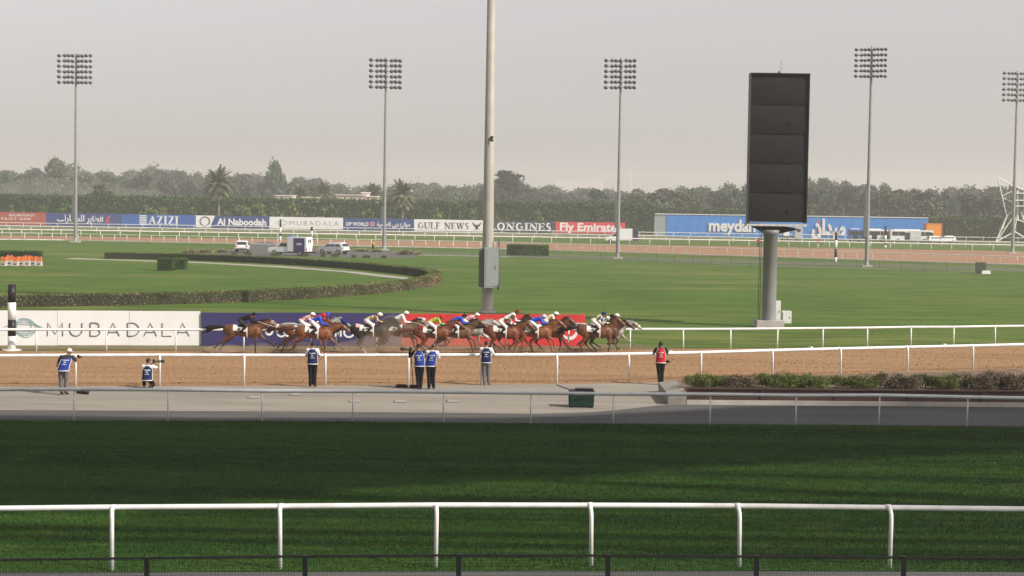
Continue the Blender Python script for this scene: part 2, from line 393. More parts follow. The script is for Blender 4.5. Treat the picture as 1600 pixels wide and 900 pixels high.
# loose clods on the sand
cl = MB()
for _ in range(2600):
    x = random.uniform(-32, 34); t = random.random()
    lo = np.interp(x, [p.x for p in DIRT_NEAR_RAIL], [p.y for p in DIRT_NEAR_RAIL]); hi = np.interp(x, [p.x for p in DIRT_FAR_RAIL], [p.y for p in DIRT_FAR_RAIL])
    y = lo + (hi - lo) * t; r = random.uniform(0.02, 0.07); a = random.uniform(0, 6)
    cl.add([(x + r * math.cos(a), y + r * math.sin(a), -.01), (x + r * math.cos(a + 2), y + r * math.sin(a + 2), -.01), (x + r * math.cos(a + 4), y + r * math.sin(a + 4), -.01), (x, y, r * 0.8)],
           [(0, 1, 3), (1, 2, 3), (2, 0, 3)])
o = stuff(cl.build('sand_clods', M_DIRT)); tag(o, 'loose clods of sand scattered over the dirt track', 'sand')

# ================================================================== running rails
def tube_line(mb, pts, z, r, n=8, k=0):
    mb.loft([(p.x, p.y, z + random.gauss(0, .008)) for p in pts], r, (0, 0, 1), n, k)
def rail_thing(name, label, line, height, r_rail, posts, rail_mat, post_mat, r_post=0.03, arch=0.0, group=None, arch_dx=0.0, joints=False, two_tone=None):
    """Running rail: one long tube and a post at each point of `posts`; arched posts stand `arch` metres on the near side."""
    base = posts[len(posts) // 2]
    t = thing(name, label, 'rail', (base.x, base.y, 0), 0, group)
    mb = MB(); tube_line(mb, [p - base for p in line], height, r_rail, 10)
    mb.build('top_rail', rail_mat, t, True)
    pm = MB()
    if arch:
        pm.loft([(arch_dx, -arch, -0.05), (arch_dx, -arch, height * .80), (arch_dx * .92, -arch * 0.92, height * .91), (arch_dx * .6, -arch * .6, height * .98), (0, 0, height)], r_post, (1, 0, 0), 8)
    else:
        pm.loft([(0, 0, -0.05), (0, 0, height - r_rail * .5)], r_post, (1, 0, 0), 8)
    pme = pm.mesh('post', post_mat, True)
    cl_me = MB().loft([(-.055, 0, height), (.055, 0, height)], r_rail * 1.10, (0, 1, 0), 10).mesh('clamp', post_mat, True)
    jm = MB(); jm.loft([(-.10, 0, height), (.10, 0, height)], r_rail * 1.12, (0, 1, 0), 10); jme = jm.mesh('joint_sleeve', GALV, True) if joints else None
    for i, p in enumerate(posts):
        o = link('post', pme, t, (p.x - base.x, p.y - base.y, 0))
        o.rotation_euler = (random.gauss(0, .010), random.gauss(0, .012), random.gauss(0, .05))
        if arch: link('clamp', cl_me, t, (p.x - base.x, p.y - base.y, 0))
        if joints and i % 2: link('joint_sleeve', jme, t, (p.x - base.x - 1.3, p.y - base.y, 0.001))
    return t
def along(line, xs):
    X = [p.x for p in line]; Y = [p.y for p in line]
    return [Vector((x, float(np.interp(x, X, Y)), 0)) for x in xs]
def posts_px(px, step, lo, hi):
    """World positions of the posts read off the photograph, continued at the same spacing on both sides."""
    w = [G(*p) for p in px]
    while w[0].x > lo: w.insert(0, w[0] + (w[0] - w[1]).normalized() * step)
    while w[-1].x < hi: w.append(w[-1] + (w[-1] - w[-2]).normalized() * step)
    return w
near_posts = posts_px([(175, 888), (437, 885), (679, 883), (920, 881.5), (1150, 882), (1385, 884)], 3.2, -22, 22)
rail_thing('running_rail', 'nearest white running rail with arched posts in the foreground turf', near_posts, 1.25, 0.058, [p for p in near_posts], WHITE, WHITE, 0.045, 0.22, arch_dx=0.03)
silver_posts = posts_px([(115, 657), (262, 657), (409, 657.5), (551, 658.5), (693, 660), (829, 661), (958, 663), (1109, 664), (1243, 664.5), (1373, 665), (1511, 667)], 3.1, -36, 38)
rail_thing('hand_rail', 'thin silver rail on slim posts between dark turf and grey path', silver_posts, 1.05, 0.062, silver_posts, SILVER, SILVER, 0.026)
dn = posts_px([(118, 602.5), (248, 602), (380, 601.5), (507, 601), (636, 600.5), (750, 600), (868, 599), (980, 597.5), (1092, 594), (1204, 590), (1310, 586), (1415, 583), (1517, 580)], 3.3, -45, 48)
rail_thing('running_rail', 'white running rail on near side of dirt track, beside the photographers', dn, 1.22, 0.07, dn, WHITE, WHITE, 0.045, 0.18, arch_dx=0.06, joints=True)
df_line = DIRT_FAR_RAIL
df = along(df_line, [-46.5 + 3.3 * i for i in range(17)] + [9.2 + 2.62 * i for i in range(20)])
rail_thing('running_rail', 'white running rail on far side of dirt track, passing behind the galloping horses', df, 1.08, 0.062, df, WHITE, WHITE, 0.04)
# rails of the far straight
def far_line(pts): return [Vector((x, y, 0)) for x, y in pts]
fi = [p for p in FAR_IN]
L_in = resample(fi, 2.45); L_in = [p for p in L_in if -115 < p.x < 105]
rail_thing('running_rail', 'white rail with hooked posts along near edge of the far dirt track', L_in, 1.25, 0.055, L_in, WHITE_OLD, WHITE, 0.05, 0.0, arch_dx=0.0)
L_out = [p for p in resample(FAR_OUT, 4.0) if -125 < p.x < 125]
rail_thing('running_rail', 'thick white rail along far edge of the far dirt track', L_out, 1.25, 0.12, L_out, WHITE, WHITE, 0.06)
L_t = [p for p in resample([Vector((-280, 396, 0)), Vector((0, 394, 0)), Vector((110, 372, 0)), Vector((280, 340, 0))], 5.0) if -140 < p.x < 140]
rail_thing('running_rail', 'white rail in the middle of the far turf, second inward from the hoardings', L_t, 1.3, 0.10, L_t, WHITE, WHITE, 0.06)
L_b = [p for p in resample([Vector((-280, 447, 0)), Vector((280, 440, 0))], 4.4) if -150 < p.x < 160]
rail_thing('running_rail', 'thin grey-white rail running just below the row of hoardings', L_b, 1.3, 0.09, L_b, WHITE_OLD, WHITE_OLD, 0.06)

# ------------------------------------------------------------------ black mesh fence at the bottom of the picture
fx = [(230, 872), (477, 869), (717, 867.5), (950, 868), (1182, 869.5), (1412, 871)]
FT = 1.15
fp = [G(px, py, FT) for px, py in fx]; fp = [Vector((p.x, p.y, 0)) for p in fp]
while fp[0].x > -16: fp.insert(0, fp[0] * 2 - fp[1])
while fp[-1].x < 16: fp.append(fp[-1] * 2 - fp[-2])
b0 = fp[4]
t = thing('mesh_fence', 'black wire mesh fence along the very bottom of the picture', 'fence', (b0.x, b0.y, 0))
mb = MB(); mb.loft([(p.x - b0.x, p.y - b0.y, FT) for p in fp], (0.022, 0.022), (0, 0, 1), 6); mb.build('top_bar', DARKSTEEL, t)
pm = MB().box((0, -0.03, FT / 2), (0.085, 0.06, FT + 0.03)).box((0, -0.03, FT + .02), (0.095, .07, .012)).mesh('post', DARKSTEEL)
for p in fp: link('post', pm, t, (p.x - b0.x, p.y - b0.y, 0))
wm = MB()
for a, b in zip(fp, fp[1:]):
    n = 56; d = b - a
    for i in range(n):
        p = a + d * (i / n) - b0
        wm.add([(p.x - .002, p.y + .03, .05), (p.x + .002, p.y + .03, .05), (p.x + .002, p.y + .03, FT), (p.x - .002, p.y + .03, FT)], [(0, 1, 2, 3)])
    for j in range(20):
        z = .06 + j * .055; q = b - b0; p = a - b0
        wm.add([(p.x, p.y + .031, z - .002), (q.x, q.y + .031, z - .002), (q.x, q.y + .031, z + .002), (p.x, p.y + .031, z + .002)], [(0, 1, 2, 3)])
stuff(wm.build('wire_mesh', DARKSTEEL, t))

# ================================================================== grandstand behind the viewer (unseen; roof and slats shaped to shade the near turf)
def up_sun(x, y, h):
    k = h / SUN_DIR.z
    return Vector((x + SUN_DIR.x * k, y + SUN_DIR.y * k, h))
RH = 46.0
gs = thing('grandstand', 'tall unseen grandstand with added shade slats whose shadow darkens the near turf', 'grandstand', (30, -30, 0))
def canopy(name, ground_poly, h=RH, th=0.35, m=None):
    top = [up_sun(x, y, h) - Vector((30, -30, 0)) for x, y in ground_poly]
    n = len(top); mb = MB()
    mb.add([tuple(p) for p in top] + [(p.x, p.y, p.z + th) for p in top], [tuple(range(n)), tuple(range(2 * n - 1, n - 1, -1))] + [(j, n + j, n + (j + 1) % n, (j + 1) % n) for j in range(n)])
    return mb.build(name, m or mat('dark_canopy', (.07, .07, .075), .7), gs, fix=True)  # kept dark so less light bounces onto the turf
CANOPY_FAR = [(-90, 58.9), (-23, 59.3), (-9, 59.6), (1, 61.0), (6, 63.3), (9, 65.4), (16, 66.7), (24, 67.0), (90, 67.5)]
CANOPY_NEAR = [(90, 57), (16, 54), (8, 51), (2, 47.8), (-4, 45.0), (-9, 41.8), (-16, 39.8), (-24, 38.9), (-90, 38.5)]
canopy('roof_slab', CANOPY_FAR + CANOPY_NEAR)  # unseen roof, its outline shaped from the shade wanted on the ground
# added slats, out of view, spaced to leave streaks of sun on the turf
def shade_slat(y_left, y_right, w0, w1, x0=-30.0, x1=60.0):
    f = lambda x: y_left + (y_right - y_left) * (x - x0) / (x1 - x0)
    canopy('shade_slat', [(x0, f(x0) - w0 / 2), (x1, f(x1) - w1 / 2), (x1, f(x1) + w1 / 2), (x0, f(x0) + w0 / 2)], RH - 1.0, 0.12)
shade_slat(37.2, 37.2, .3, 2.2, 2.5, 60)
shade_slat(37.95, 37.95, .5, .5, -30, 60)
shade_slat(39.05, 39.05, .9, 1.0, -12, 60)
for yl in np.arange(40.1, 43.0, .8): shade_slat(yl, yl + .2, .34, .34, -9, 60)
shade_slat(43.75, 43.6, 1.0, 1.5, -9, 60)
for yl in np.arange(45.0, 56.0, .85): shade_slat(yl, yl + .3, .16, .22, -2, 60)
shade_slat(47.0, 44.4, .7, 1.2, 1, 16)
shade_slat(48.6, 47.6, .5, .8, 5, 40)
for x in (8, 24, 40, 56):
    MB().box((x - 30, -14 + 30, RH / 2), (1.2, 1.2, RH)).build('column', CONC, gs)
MB().box((30, -52 + 30, 18), (150, 1.0, 36)).build('rear_wall', mat('dark_canopy', (.07, .07, .075), .7), gs)
st = MB()
for i in range(14): st.box((-30, 0.3 - i * 1.1 + 30, (5.8 + i * .45) / 2), (120, 1.1, 5.8 + i * .45))
st.build('terrace', mat('dark_canopy', (.07, .07, .075), .7), gs)

# ================================================================== hoardings beside the dirt track
INK = mat('charcoal_ink', (0.05, 0.052, 0.058), 0.6, 0.05)
TEAL = mat('pale_teal_ink', (0.25, 0.45, 0.43), 0.6, 0.1)
B_WHITE = mat('white_vinyl', (0.74, 0.735, 0.73), 0.5, 0.03, 0.7)
B_NAVY = mat('navy_vinyl', (0.040, 0.038, 0.125), 0.5, 0.15, 0.5)
B_RED = mat('red_vinyl', (0.56, 0.040, 0.040), 0.5, 0.12, 0.5)
def ribbon(mb, pts, w, y=-0.02, d=0.01, k=0):
    """Flat brush stroke in the x,z plane; w = width or list of widths."""
    n = len(pts); L, Rr = [], []
    for i, (x, z) in enumerate(pts):
        a = pts[max(i - 1, 0)]; b = pts[min(i + 1, n - 1)]
        tx, tz = b[0] - a[0], b[1] - a[1]; l = math.hypot(tx, tz) or 1
        ww = (w[min(i, len(w) - 1)] if isinstance(w, list) else w) / 2
        L.append((x - tz / l * ww, z + tx / l * ww)); Rr.append((x + tz / l * ww, z - tx / l * ww))
    vs = [(x, y, z) for x, z in L] + [(x, y, z) for x, z in Rr] + [(x, y + d, z) for x, z in L] + [(x, y + d, z) for x, z in Rr]
    fs = []
    for i in range(n - 1):
        fs += [(i, i + 1, n + i + 1, n + i), (2 * n + i, i + 2 * n + 1, i + 1, i), (n + i, n + i + 1, 3 * n + i + 1, 3 * n + i)]
    return mb.add(vs, fs, k)
def arc(cx, cz, rx, rz, a0, a1, n=14):
    return [(cx + rx * math.cos(R(a0 + (a1 - a0) * i / n)), cz + rz * math.sin(R(a0 + (a1 - a0) * i / n))) for i in range(n + 1)]
def board(name, label, A, B, z0, z1, m, th=0.12, posts=0):
    """Upright hoarding from ground point A to B (left to right as seen); local x runs along it."""
    A, B = Vector((A.x, A.y, 0)), Vector((B.x, B.y, 0)); d = B - A
    t = thing(name, label, 'hoarding', A, math.atan2(d.y, d.x))
    W = d.length
    np_ = max(2, int(W / (3.0 if W < 18 else 5.0))); w_ = W / np_
    for i in range(np_):
        o = MB().box((w_ / 2, th / 2, (z0 + z1) / 2), (w_ - .012, th, z1 - z0)).build('face_panel', m, t, loc=(w_ * i, random.uniform(0, .012), random.uniform(-.008, .008)))
        o.rotation_euler = (random.gauss(0, .006), 0, random.gauss(0, .0012))
    n = max(3, int(W / 2.5))
    sup = MB().loft([(0, th + .04, -.02), (0, th + .04, z1 - .12), (0, th + .12, z1 - .1), (0, th + .9, -.02)], 0.03, (1, 0, 0), 6).mesh('support', GALV)
    for i in range(n): link('support', sup, t, (W * (i + .5) / n, 0, 0))
    return t, W
def put(t, me, x, z, name='lettering', y=-0.012):
    return link(name, me, t, (x, y, z))
def bpt(px, py): return G(px, py)
# white board
a, b = G(-140, 540), G(313, 540.3)
t, W = board('hoarding', 'long white hoarding with thin dark capitals and teal loops beside dirt track', a, b, 0.02, 1.80, B_WHITE)
u = W / (313 + 140.0)
thin = mat('thin_ink', (0.10, 0.10, 0.11), 0.6)
lm = MB()
xs = {'M': (71, 95), 'U': (106, 125), 'B': (138, 153), 'A': (164, 184), 'D': (197, 215), 'A2': (223, 243), 'L': (252, 267), 'A3': (274, 295)}
S = .045; z0, z1 = .50, 1.18
for ch, (p0, p1) in xs.items():
    x0, x1 = (p0 + 140) * u, (p1 + 140) * u; xm = (x0 + x1) / 2; w = x1 - x0; c = ch[0]
    if c == 'M': ribbon(lm, [(x0, z0), (x0 + .02, z1), (xm, z0 + .1), (x1 - .02, z1), (x1, z0)], S)
    if c == 'U': ribbon(lm, [(x0, z1)] + arc(xm, z0 + w / 2, w / 2, w / 2, 180, 360) + [(x1, z1)], S)
    if c == 'B': ribbon(lm, [(x0, z0), (x0, z1)], S); ribbon(lm, [(x0, z1), (xm, z1)] + arc(xm, z1 - .16, w * .42, .16, 90, -90) + [(x0, z1 - .32)], S); ribbon(lm, [(x0, z1 - .32), (xm, z1 - .32)] + arc(xm, z0 + .18, w * .5, .18, 90, -90) + [(x0, z0)], S)
    if c == 'A': ribbon(lm, [(x0, z0), (xm, z1), (x1, z0)], S); ribbon(lm, [(x0 + w * .2, z0 + .2), (x1 - w * .2, z0 + .2)], S * .8)
    if c == 'D': ribbon(lm, [(x0, z0), (x0, z1), (x0 + w * .35, z1)] + arc(x0 + w * .35, (z0 + z1) / 2, w * .65, (z1 - z0) / 2, 90, -90) + [(x0, z0)], S)
    if c == 'L': ribbon(lm, [(x0, z1), (x0, z0), (x1, z0)], S)
lm.build('lettering', thin, t)
em = MB(); ex, ez = (33 + 140) * u, .92
for i in range(4): ribbon(em, arc(ex + .05 * i, ez, .95 - .16 * i, .18 + .10 * i, 0, 360, 28), .022)
ribbon(em, arc(ex, ez + .05, .42, .44, 0, 360, 24), .03)
em.build('emblem', TEAL, t)
# navy board
a2, b2 = G(314, 540.5), G(626, 541)
t, W = board('hoarding', 'dark navy hoarding behind the rear runners, right of the white one', a2, b2, 0.02, 1.74, B_NAVY)
u = W / (626 - 314.0); X = lambda px: (px - 314) * u
nm = MB()
ribbon(nm, [(X(424), 1.25)] + [(X(424), .8)] + arc(X(419), .8, X(424) - X(419), .2, 0, -170), .11)
ribbon(nm, [(X(413), 1.0), (X(424), 1.0)], .09)
ribbon(nm, arc(X(438), .72, .22, .22, 0, 360, 18), .09); ribbon(nm, arc(X(449), .72, .2, .2, 0, 360, 18), .09); ribbon(nm, [(X(454.5), .5), (X(454.5), 1.15)], .09)
ribbon(nm, [(X(523), .5), (X(523), .95), (X(527), .62), (X(531), .95), (X(531), .5)], .10); ribbon(nm, arc(X(544), .72, .26, .24, 0, 360, 18), .10)
ribbon(nm, [(X(556), .5), (X(556), 1.2)], .1)
nm.build('lettering', B_WHITE, t)
# red board
a3, b3 = G(627, 541), G(914, 541.5)
t, W = board('hoarding', 'bright red hoarding behind the leading runners', a3, b3, 0.02, 1.72, B_RED)
u = W / (914 - 627.0); X = lambda px: (px - 627) * u
rm = MB()
ribbon(rm, arc(X(889), .86, .40, .42, 200, 385, 20), [.02 + .17 * math.sin(math.pi * i / 20) for i in range(21)])
ribbon(rm, [(X(882), 1.15), (X(889), 1.38), (X(896), 1.12)], [.03, .14, .03])
ribbon(rm, [(X(648), 1.42), (X(655), 1.47), (X(664), 1.44)], [.06, .17, .08])
ribbon(rm, arc(X(760), .9, .5, .35, 150, 350, 16), [.03 + .14 * math.sin(math.pi * i / 16) for i in range(17)])
rm.build('lettering', B_WHITE, t)

# ================================================================== row of hoardings on the far side
DB = 470.0
def far_board(px0, px1, m, label):
    A, B = P(px0, 350, DB), P(px1, 350, DB + 0.0)
    return board('hoarding', label, A, B, 0.45, (hgt((px0 + px1) / 2, 331 + (px0 + px1) / 2 * 0.0176, DB)), m, 0.2)
def serif_text(word, x0, x1, z0, z1, m, thick=.30):
    """Roman capitals drawn with thick and thin strokes and serifs."""
    mb = MB(); n = len([c for c in word if c != ' ']); h = z1 - z0
    wid = {'I': .5, 'L': .85, 'E': .85, 'F': .82, 'S': .75, 'W': 1.5, 'N': 1.15, 'O': 1.15, 'G': 1.1, 'U': 1.1, 'A': 1.15, 'Z': 1.0, ' ': .5}
    tot = sum(wid[c] + .14 for c in word); k = (x1 - x0) / tot; x = x0
    T, t_ = thick * k, thick * .42 * k; s = .17 * k
    def st(p, w): ribbon(mb, p, w)
    def foot(xc, z, w=1.0): st([(xc - s * 1.5 * w, z), (xc + s * 1.5 * w, z)], t_)
    for c in word:
        w = wid[c] * k; a, b = x + s, x + w - s; m_ = (a + b) / 2; zl, zh = z0 + t_ / 2, z1 - t_ / 2
        if c in 'ILEFUN': 
            xa = m_ if c == 'I' else a
            if c != 'U': st([(xa, zl), (xa, zh)], T if c != 'N' else t_); foot(xa, zl); foot(xa, zh)
        if c in 'LE': st([(a, zl), (b + s * .6, zl), (b + s * .6, zl + h * .22)], t_)
        if c in 'EF': st([(a, zh), (b + s * .5, zh), (b + s * .5, zh - h * .2)], t_); st([(a, (zl + zh) / 2), (b, (zl + zh) / 2)], t_)
        if c == 'N': st([(a, zh), (b, zl)], T); st([(b, zl), (b, zh)], t_); foot(b, zh)
        if c == 'U': foot(a, zh); foot(b, zh); st([(a, zh), (a, zl + h * .35)] + arc(m_, zl + h * .33, (b - a) / 2, h * .33, 180, 360) + [(b, zh)], [T] * 8 + [T * .8] * 2 + [t_] * 7)
        if c == 'O': st(arc(m_, (zl + zh) / 2, (b - a) / 2, h / 2 - t_ * .6, 0, 360, 24), [t_ + (T - t_) * abs(math.cos(2 * math.pi * i / 24)) for i in range(25)])
        if c == 'G': st(arc(m_, (zl + zh) / 2, (b - a) / 2, h / 2 - t_ * .6, 45, 330, 22), [t_ + (T - t_) * max(0, -math.cos(R(45 + 285 * i / 22))) for i in range(23)]); st([(b, zl + h * .08), (b, zl + h * .42), (b - s * 1.6, zl + h * .42)], t_ * 1.5)
        if c == 'S': st(arc(m_, z1 - h * .27, (b - a) / 2, h * .24, 30, 270, 12) + arc(m_, z0 + h * .27, (b - a) / 2, h * .27, 90, -150, 12), [t_] * 3 + [T * .8] * 20 + [t_] * 3)
        if c == 'W':
            q = (b - a) / 4; st([(a, zh), (a + q, zl)], T); st([(a + q, zl), (a + 2 * q, zh)], t_); st([(a + 2 * q, zh), (a + 3 * q, zl)], T); st([(a + 3 * q, zl), (b, zh)], t_)
            for xx in (a, a + 2 * q, b): foot(xx, zh, .8)
        if c == 'A': st([(a, zl), (m_, zh)], t_); st([(m_, zh), (b, zl)], T); st([(a + (b - a) * .25, zl + h * .33), (b - (b - a) * .22, zl + h * .33)], t_); foot(a, zl); foot(b, zl)
        if c == 'Z': st([(a, zh - h * .15), (a, zh), (b, zh)], t_); st([(b, zh), (a, zl)], T); st([(a, zl), (b, zl), (b, zl + h * .15)], t_)
        x += w + .14 * k
    return mb.mesh('lettering', m)
fb_red = mat('brick_red_vinyl', (0.36, 0.085, 0.060), 0.6, 0.05); fb_navy = mat('deep_blue_vinyl', (0.045, 0.062, 0.20), 0.6, 0.05); fb_blue = mat('royal_blue_vinyl', (0.035, 0.105, 0.36), 0.6, 0.08)
fb_dark = mat('slate_navy_vinyl', (0.045, 0.048, 0.085), 0.6, 0.05); fb_red2 = mat('signal_red_vinyl', (0.62, 0.055, 0.075), 0.6, 0.05); fb_dp = mat('cobalt_navy_vinyl', (0.028, 0.055, 0.20), 0.6, 0.05)
Z0, Z1 = 0.9, 3.4
t, W = far_board(-44, 72, fb_red, 'brick red hoarding at the left end of the far row')
u = W / 116.0
put(t, text_mesh('MOHAMMED BIN RASHID AL MAKTOUM CITY', .55, B_WHITE, 0.02, width=80 * u), 59 * u, 2.75); put(t, text_mesh('DISTRICT ONE', .62, B_WHITE, 0.02, width=60 * u, space=1.3), 62 * u, 1.75)
t, W = far_board(72, 190, fb_navy, 'deep blue hoarding with white Arabic lettering and small red emblem')
u = W / 118.0
put(t, text_mesh(arabic('الطاير للسيارات'), 1.75, B_WHITE, 0.022, width=72 * u), 53 * u, 1.6)
em = MB(); ribbon(em, [((93 + i * 1.1) * u, 1.4 + 1.9 * i / 6) for i in range(7)], [.2, .6, .5, .35, .5, .55, .15]); ribbon(em, [(93 * u, 1.5), (97 * u, 1.35), (99 * u, 2.2)], .25); em.build('emblem', fb_red2, t)
t, W = far_board(190, 306, fb_blue, 'royal blue hoarding with white striped square and serif capitals')
u = W / 116.0
em = MB()
for i in range(6): em.box(((28 + 5.5) * u, -.02, 1.15 + i * .45), (11.5 * u, .03, .26))
em.build('emblem', B_WHITE, t)
put(t, serif_text('AZIZI', 42 * u, 90 * u, 1.1, 3.45, B_WHITE), 0, 0)
t, W = far_board(306, 421, fb_dp, 'navy hoarding with slanted white end, ring emblem and white lettering')
u = W / 115.0
MB().prism([(0, .47), (22 * u, .47), (30 * u, 3.7), (0, 3.7)], -.03, 0.0).build('white_end', B_WHITE, t, fix=True)
em = MB(); ribbon(em, arc(14 * u, 2.1, 7 * u, 1.15, 0, 360, 20), .22, -.05); ribbon(em, arc(14 * u, 2.1, 8.2 * u, 1.35, 0, 360, 20), .08, -.05); em.build('emblem', INK, t)
put(t, text_mesh('Al Naboodah', 1.75, B_WHITE, 0.035, width=77 * u), 71.5 * u, 1.25)
t, W = far_board(421, 536, B_WHITE, 'white hoarding with thin grey capitals in the far row')
u = W / 115.0
put(t, text_mesh('MUBADALA', 1.3, mat('grey_ink', (0.3, 0.3, 0.3), .6), -0.004, width=77 * u, space=1.3), 70 * u, 1.4)
em = MB(); ribbon(em, arc(20 * u, 2.0, 9 * u, .5, 0, 360, 22), .10); ribbon(em, arc(20 * u, 2.0, 6 * u, .9, 0, 360, 22), .10); em.build('emblem', TEAL, t)
t, W = far_board(536, 647, fb_dp, 'navy hoarding with white English and Arabic lettering round a small mark')
u = W / 111.0
put(t, text_mesh('DP WORLD', .95, B_WHITE, 0.03, width=35 * u), 22.5 * u, 1.55); put(t, text_mesh(arabic('موانئ دبي العالمية'), 1.2, B_WHITE, 0.03, width=52 * u), 79 * u, 1.5)
em = MB(); ribbon(em, arc(46 * u, 2.1, 2.4 * u, .5, 0, 360, 12), .38); em.build('emblem', mat('pink_ink', (.7, .25, .3), .6), t)
t, W = far_board(647, 757, B_WHITE, 'white hoarding with dark serif capitals and spread bird emblem')
u = W / 110.0
put(t, serif_text('GULF NEWS', 6 * u, 87 * u, 1.0, 2.75, INK, .2), 0, 0)
em = MB()
for s in (-1, 1): ribbon(em, [(98 * u, 1.5), ((98 + s * 4) * u, 2.2), ((98 + s * 7) * u, 3.0)], [.5, .5, .1]); ribbon(em, [(98 * u, 1.2), ((98 + s * 5) * u, 1.0)], [.4, .1])
ribbon(em, [(98 * u, .8), (98 * u, 2.4)], [.5, .3]); em.build('emblem', INK, t)
t, W = far_board(757, 868, fb_dark, 'dark slate hoarding with large white serif capitals')
u = W / 111.0
put(t, serif_text('LONGINES', 8 * u, 106 * u, .95, 3.0, B_WHITE, .27), 0, 0)
t, W = far_board(868, 977, fb_red2, 'signal red hoarding with bold white lettering at right end of far row')
u = W / 109.0
put(t, text_mesh('Fly Emirates', 2.1, B_WHITE, 0.03, width=96 * u), 55 * u, 1.15)

# ------------------------------------------------------------------ long blue wall
DW = 462.0
A, B = P(1041, 360, DW), P(1450, 360, DW - 6)
d = Vector((B.x - A.x, B.y - A.y, 0)); W = d.length
M_BLUEWALL = mat('sky_blue_cladding', (0.050, 0.225, 0.60), 0.55, 0.06, 0.15)
t = thing('blue_building', 'long flat sky blue building with white lettering behind the big screen', 'building', (A.x, A.y, 0), math.atan2(d.y, d.x))
u = W / (1450 - 1041.0); zt = hgt(1041, 335, DW)
npan = 24
pm_ = MB().box((W / npan / 2, .15, zt / 2), (W / npan - .04, .3, zt)).mesh('cladding_panel', M_BLUEWALL)
for i in range(npan): link('cladding_panel', pm_, t, (W * i / npan, 0, 0))
MB().box((W / 2, 9, zt / 2 - .1), (W - .1, 17.4, zt - .25)).build('body', mat('grey_cladding', (0.30, 0.34, 0.36), .6, .08), t)
MB().prism([(-3.2, 0), (-.03, 0), (-.03, zt), (-3.2, zt)], .1, 12).build('end_wall', mat('grey_cladding', (0.30, 0.34, 0.36), .6, .08), t, fix=True)
MB().box((W / 2 - 1.5, .1, zt + .12), (W + 3, .5, .22)).build('coping', WHITE_OLD, t)
put(t, text_mesh('meydan', 3.1, B_WHITE, 0.035, depth=.12, width=74 * u), (1145 - 1041) * u, zt - 4.2, y=-.1)
put(t, text_mesh(arabic('ميدان'), 3.9, B_WHITE, 0.05, depth=.12, width=53 * u), (1296 - 1041) * u, zt - 4.6, y=-.1)
# orange container by its right end
A = P(1447, 362, 445); s = 445 / 2700
t = thing('container', 'orange box container standing at right end of the blue building', 'container', (A.x, A.y, 0))
zc = hgt(1460, 349, 445)
MB().box((2.1, 2, zc / 2 + .1), (4.0, 3.9, zc - .2)).build('body', mat('orange_paint', (0.75, 0.26, 0.03), .5, .08), t)
fr = MB()
for x in (.12, 4.08):
    fr.box((x, .03, zc / 2), (.14, .14, zc))
fr.box((2.1, .03, zc - .06), (3.8, .14, .12)).box((2.1, .03, .07), (3.8, .14, .14)); fr.build('frame', mat('orange_frame', (0.62, 0.2, 0.02), .5, .08), t)

# ================================================================== big screen on its column
sb = G(1201, 511)
t = thing('screen_tower', 'tall dark video screen seen from behind on a single thick grey column', 'screen', sb)
D = sb.y; k = D / F_PX
zb, zt = hgt(1201, 352, D), hgt(1207, 115, D)
MB().box((0, 0, .22), (1.75, 1.75, .44), taper=.97).build('plinth', CONC, t)
MB().lathe([(.47, .4), (.45, .44), (.44, zb - .6), (.52, zb - .55), (.55, zb - .3)], n=28).build('column', mat('column_grey_paint', (.19, .195, .19), .5, .08, 1.0), t, True)
SW = 90 * k
xo = 10 * k
dk = mat('dark_screen_mesh', (0.009, 0.0088, 0.0085), .6, .4, .6, .3, 20, spec=.25)
MB().box((xo, .55, (zb + zt) / 2 + .1), (SW - .06, .9, zt - zb - .25)).build('housing', dk, t)
n = 5; ph = (zt - zb - .3) / n
pmb = MB()
gx, gz = 10, 8
vs = [(xo + SW * (i / gx - .5) * .985, .08 - .055 * math.sin(math.pi * j / gz) ** .7 - .03 * math.sin(math.pi * i / gx), ph * (.02 + .96 * j / gz)) for j in range(gz + 1) for i in range(gx + 1)]
fs = [(j * (gx + 1) + i, j * (gx + 1) + i + 1, (j + 1) * (gx + 1) + i + 1, (j + 1) * (gx + 1) + i) for j in range(gz) for i in range(gx)]
pme = pmb.add(vs, fs).mesh('cover_panel', dk, True)
vent = MB().lathe([(.001, 0), (.09, 0), (.10, .04), (.001, .05)], n=10).mesh('vent', BLACK)
for j in range(n):
    o = link('cover_panel', pme, t, (0, 0, zb + .18 + j * ph))
    if j < 4:
        v = link('vent', vent, o, (xo + .75, -.06, ph * .42)); v.rotation_euler = (R(90), 0, 0)
fm = MB()
for sx in (-1, 1): fm.box((xo + sx * SW / 2, .5, (zb + zt) / 2 + .1), (.07, 1.15, zt - zb - .1))
fm.box((xo, .5, zt), (SW + .08, 1.2, .08)); fm.build('frame', BLACK, t)
MB().box((xo - .06, .45, zb + .02), (SW + .16, 1.35, .14)).build('ledge', mat('pale_ledge', (.55, .54, .52), .5), t)
MB().loft([(xo - .3, .5, zb - .06), (xo - .35, .4, zb - .5)], [(1.75, .45), (.5, .4)], (1, 0, 0), 12).build('bracket', dk, t)
MB().loft([(xo + .1, .5, zt), (xo + .1, .5, zt + .9)], .015, (1, 0, 0), 6).ball((xo, .5, zt + .12), .12).build('antenna', POLE, t)
cd = MB()
for dx in (-.62, -.72): cd.loft([(dx, -.2, .44), (dx, -.2, zb)], .018, (1, 0, 0), 6)
cd.build('conduit', BLACK, t)
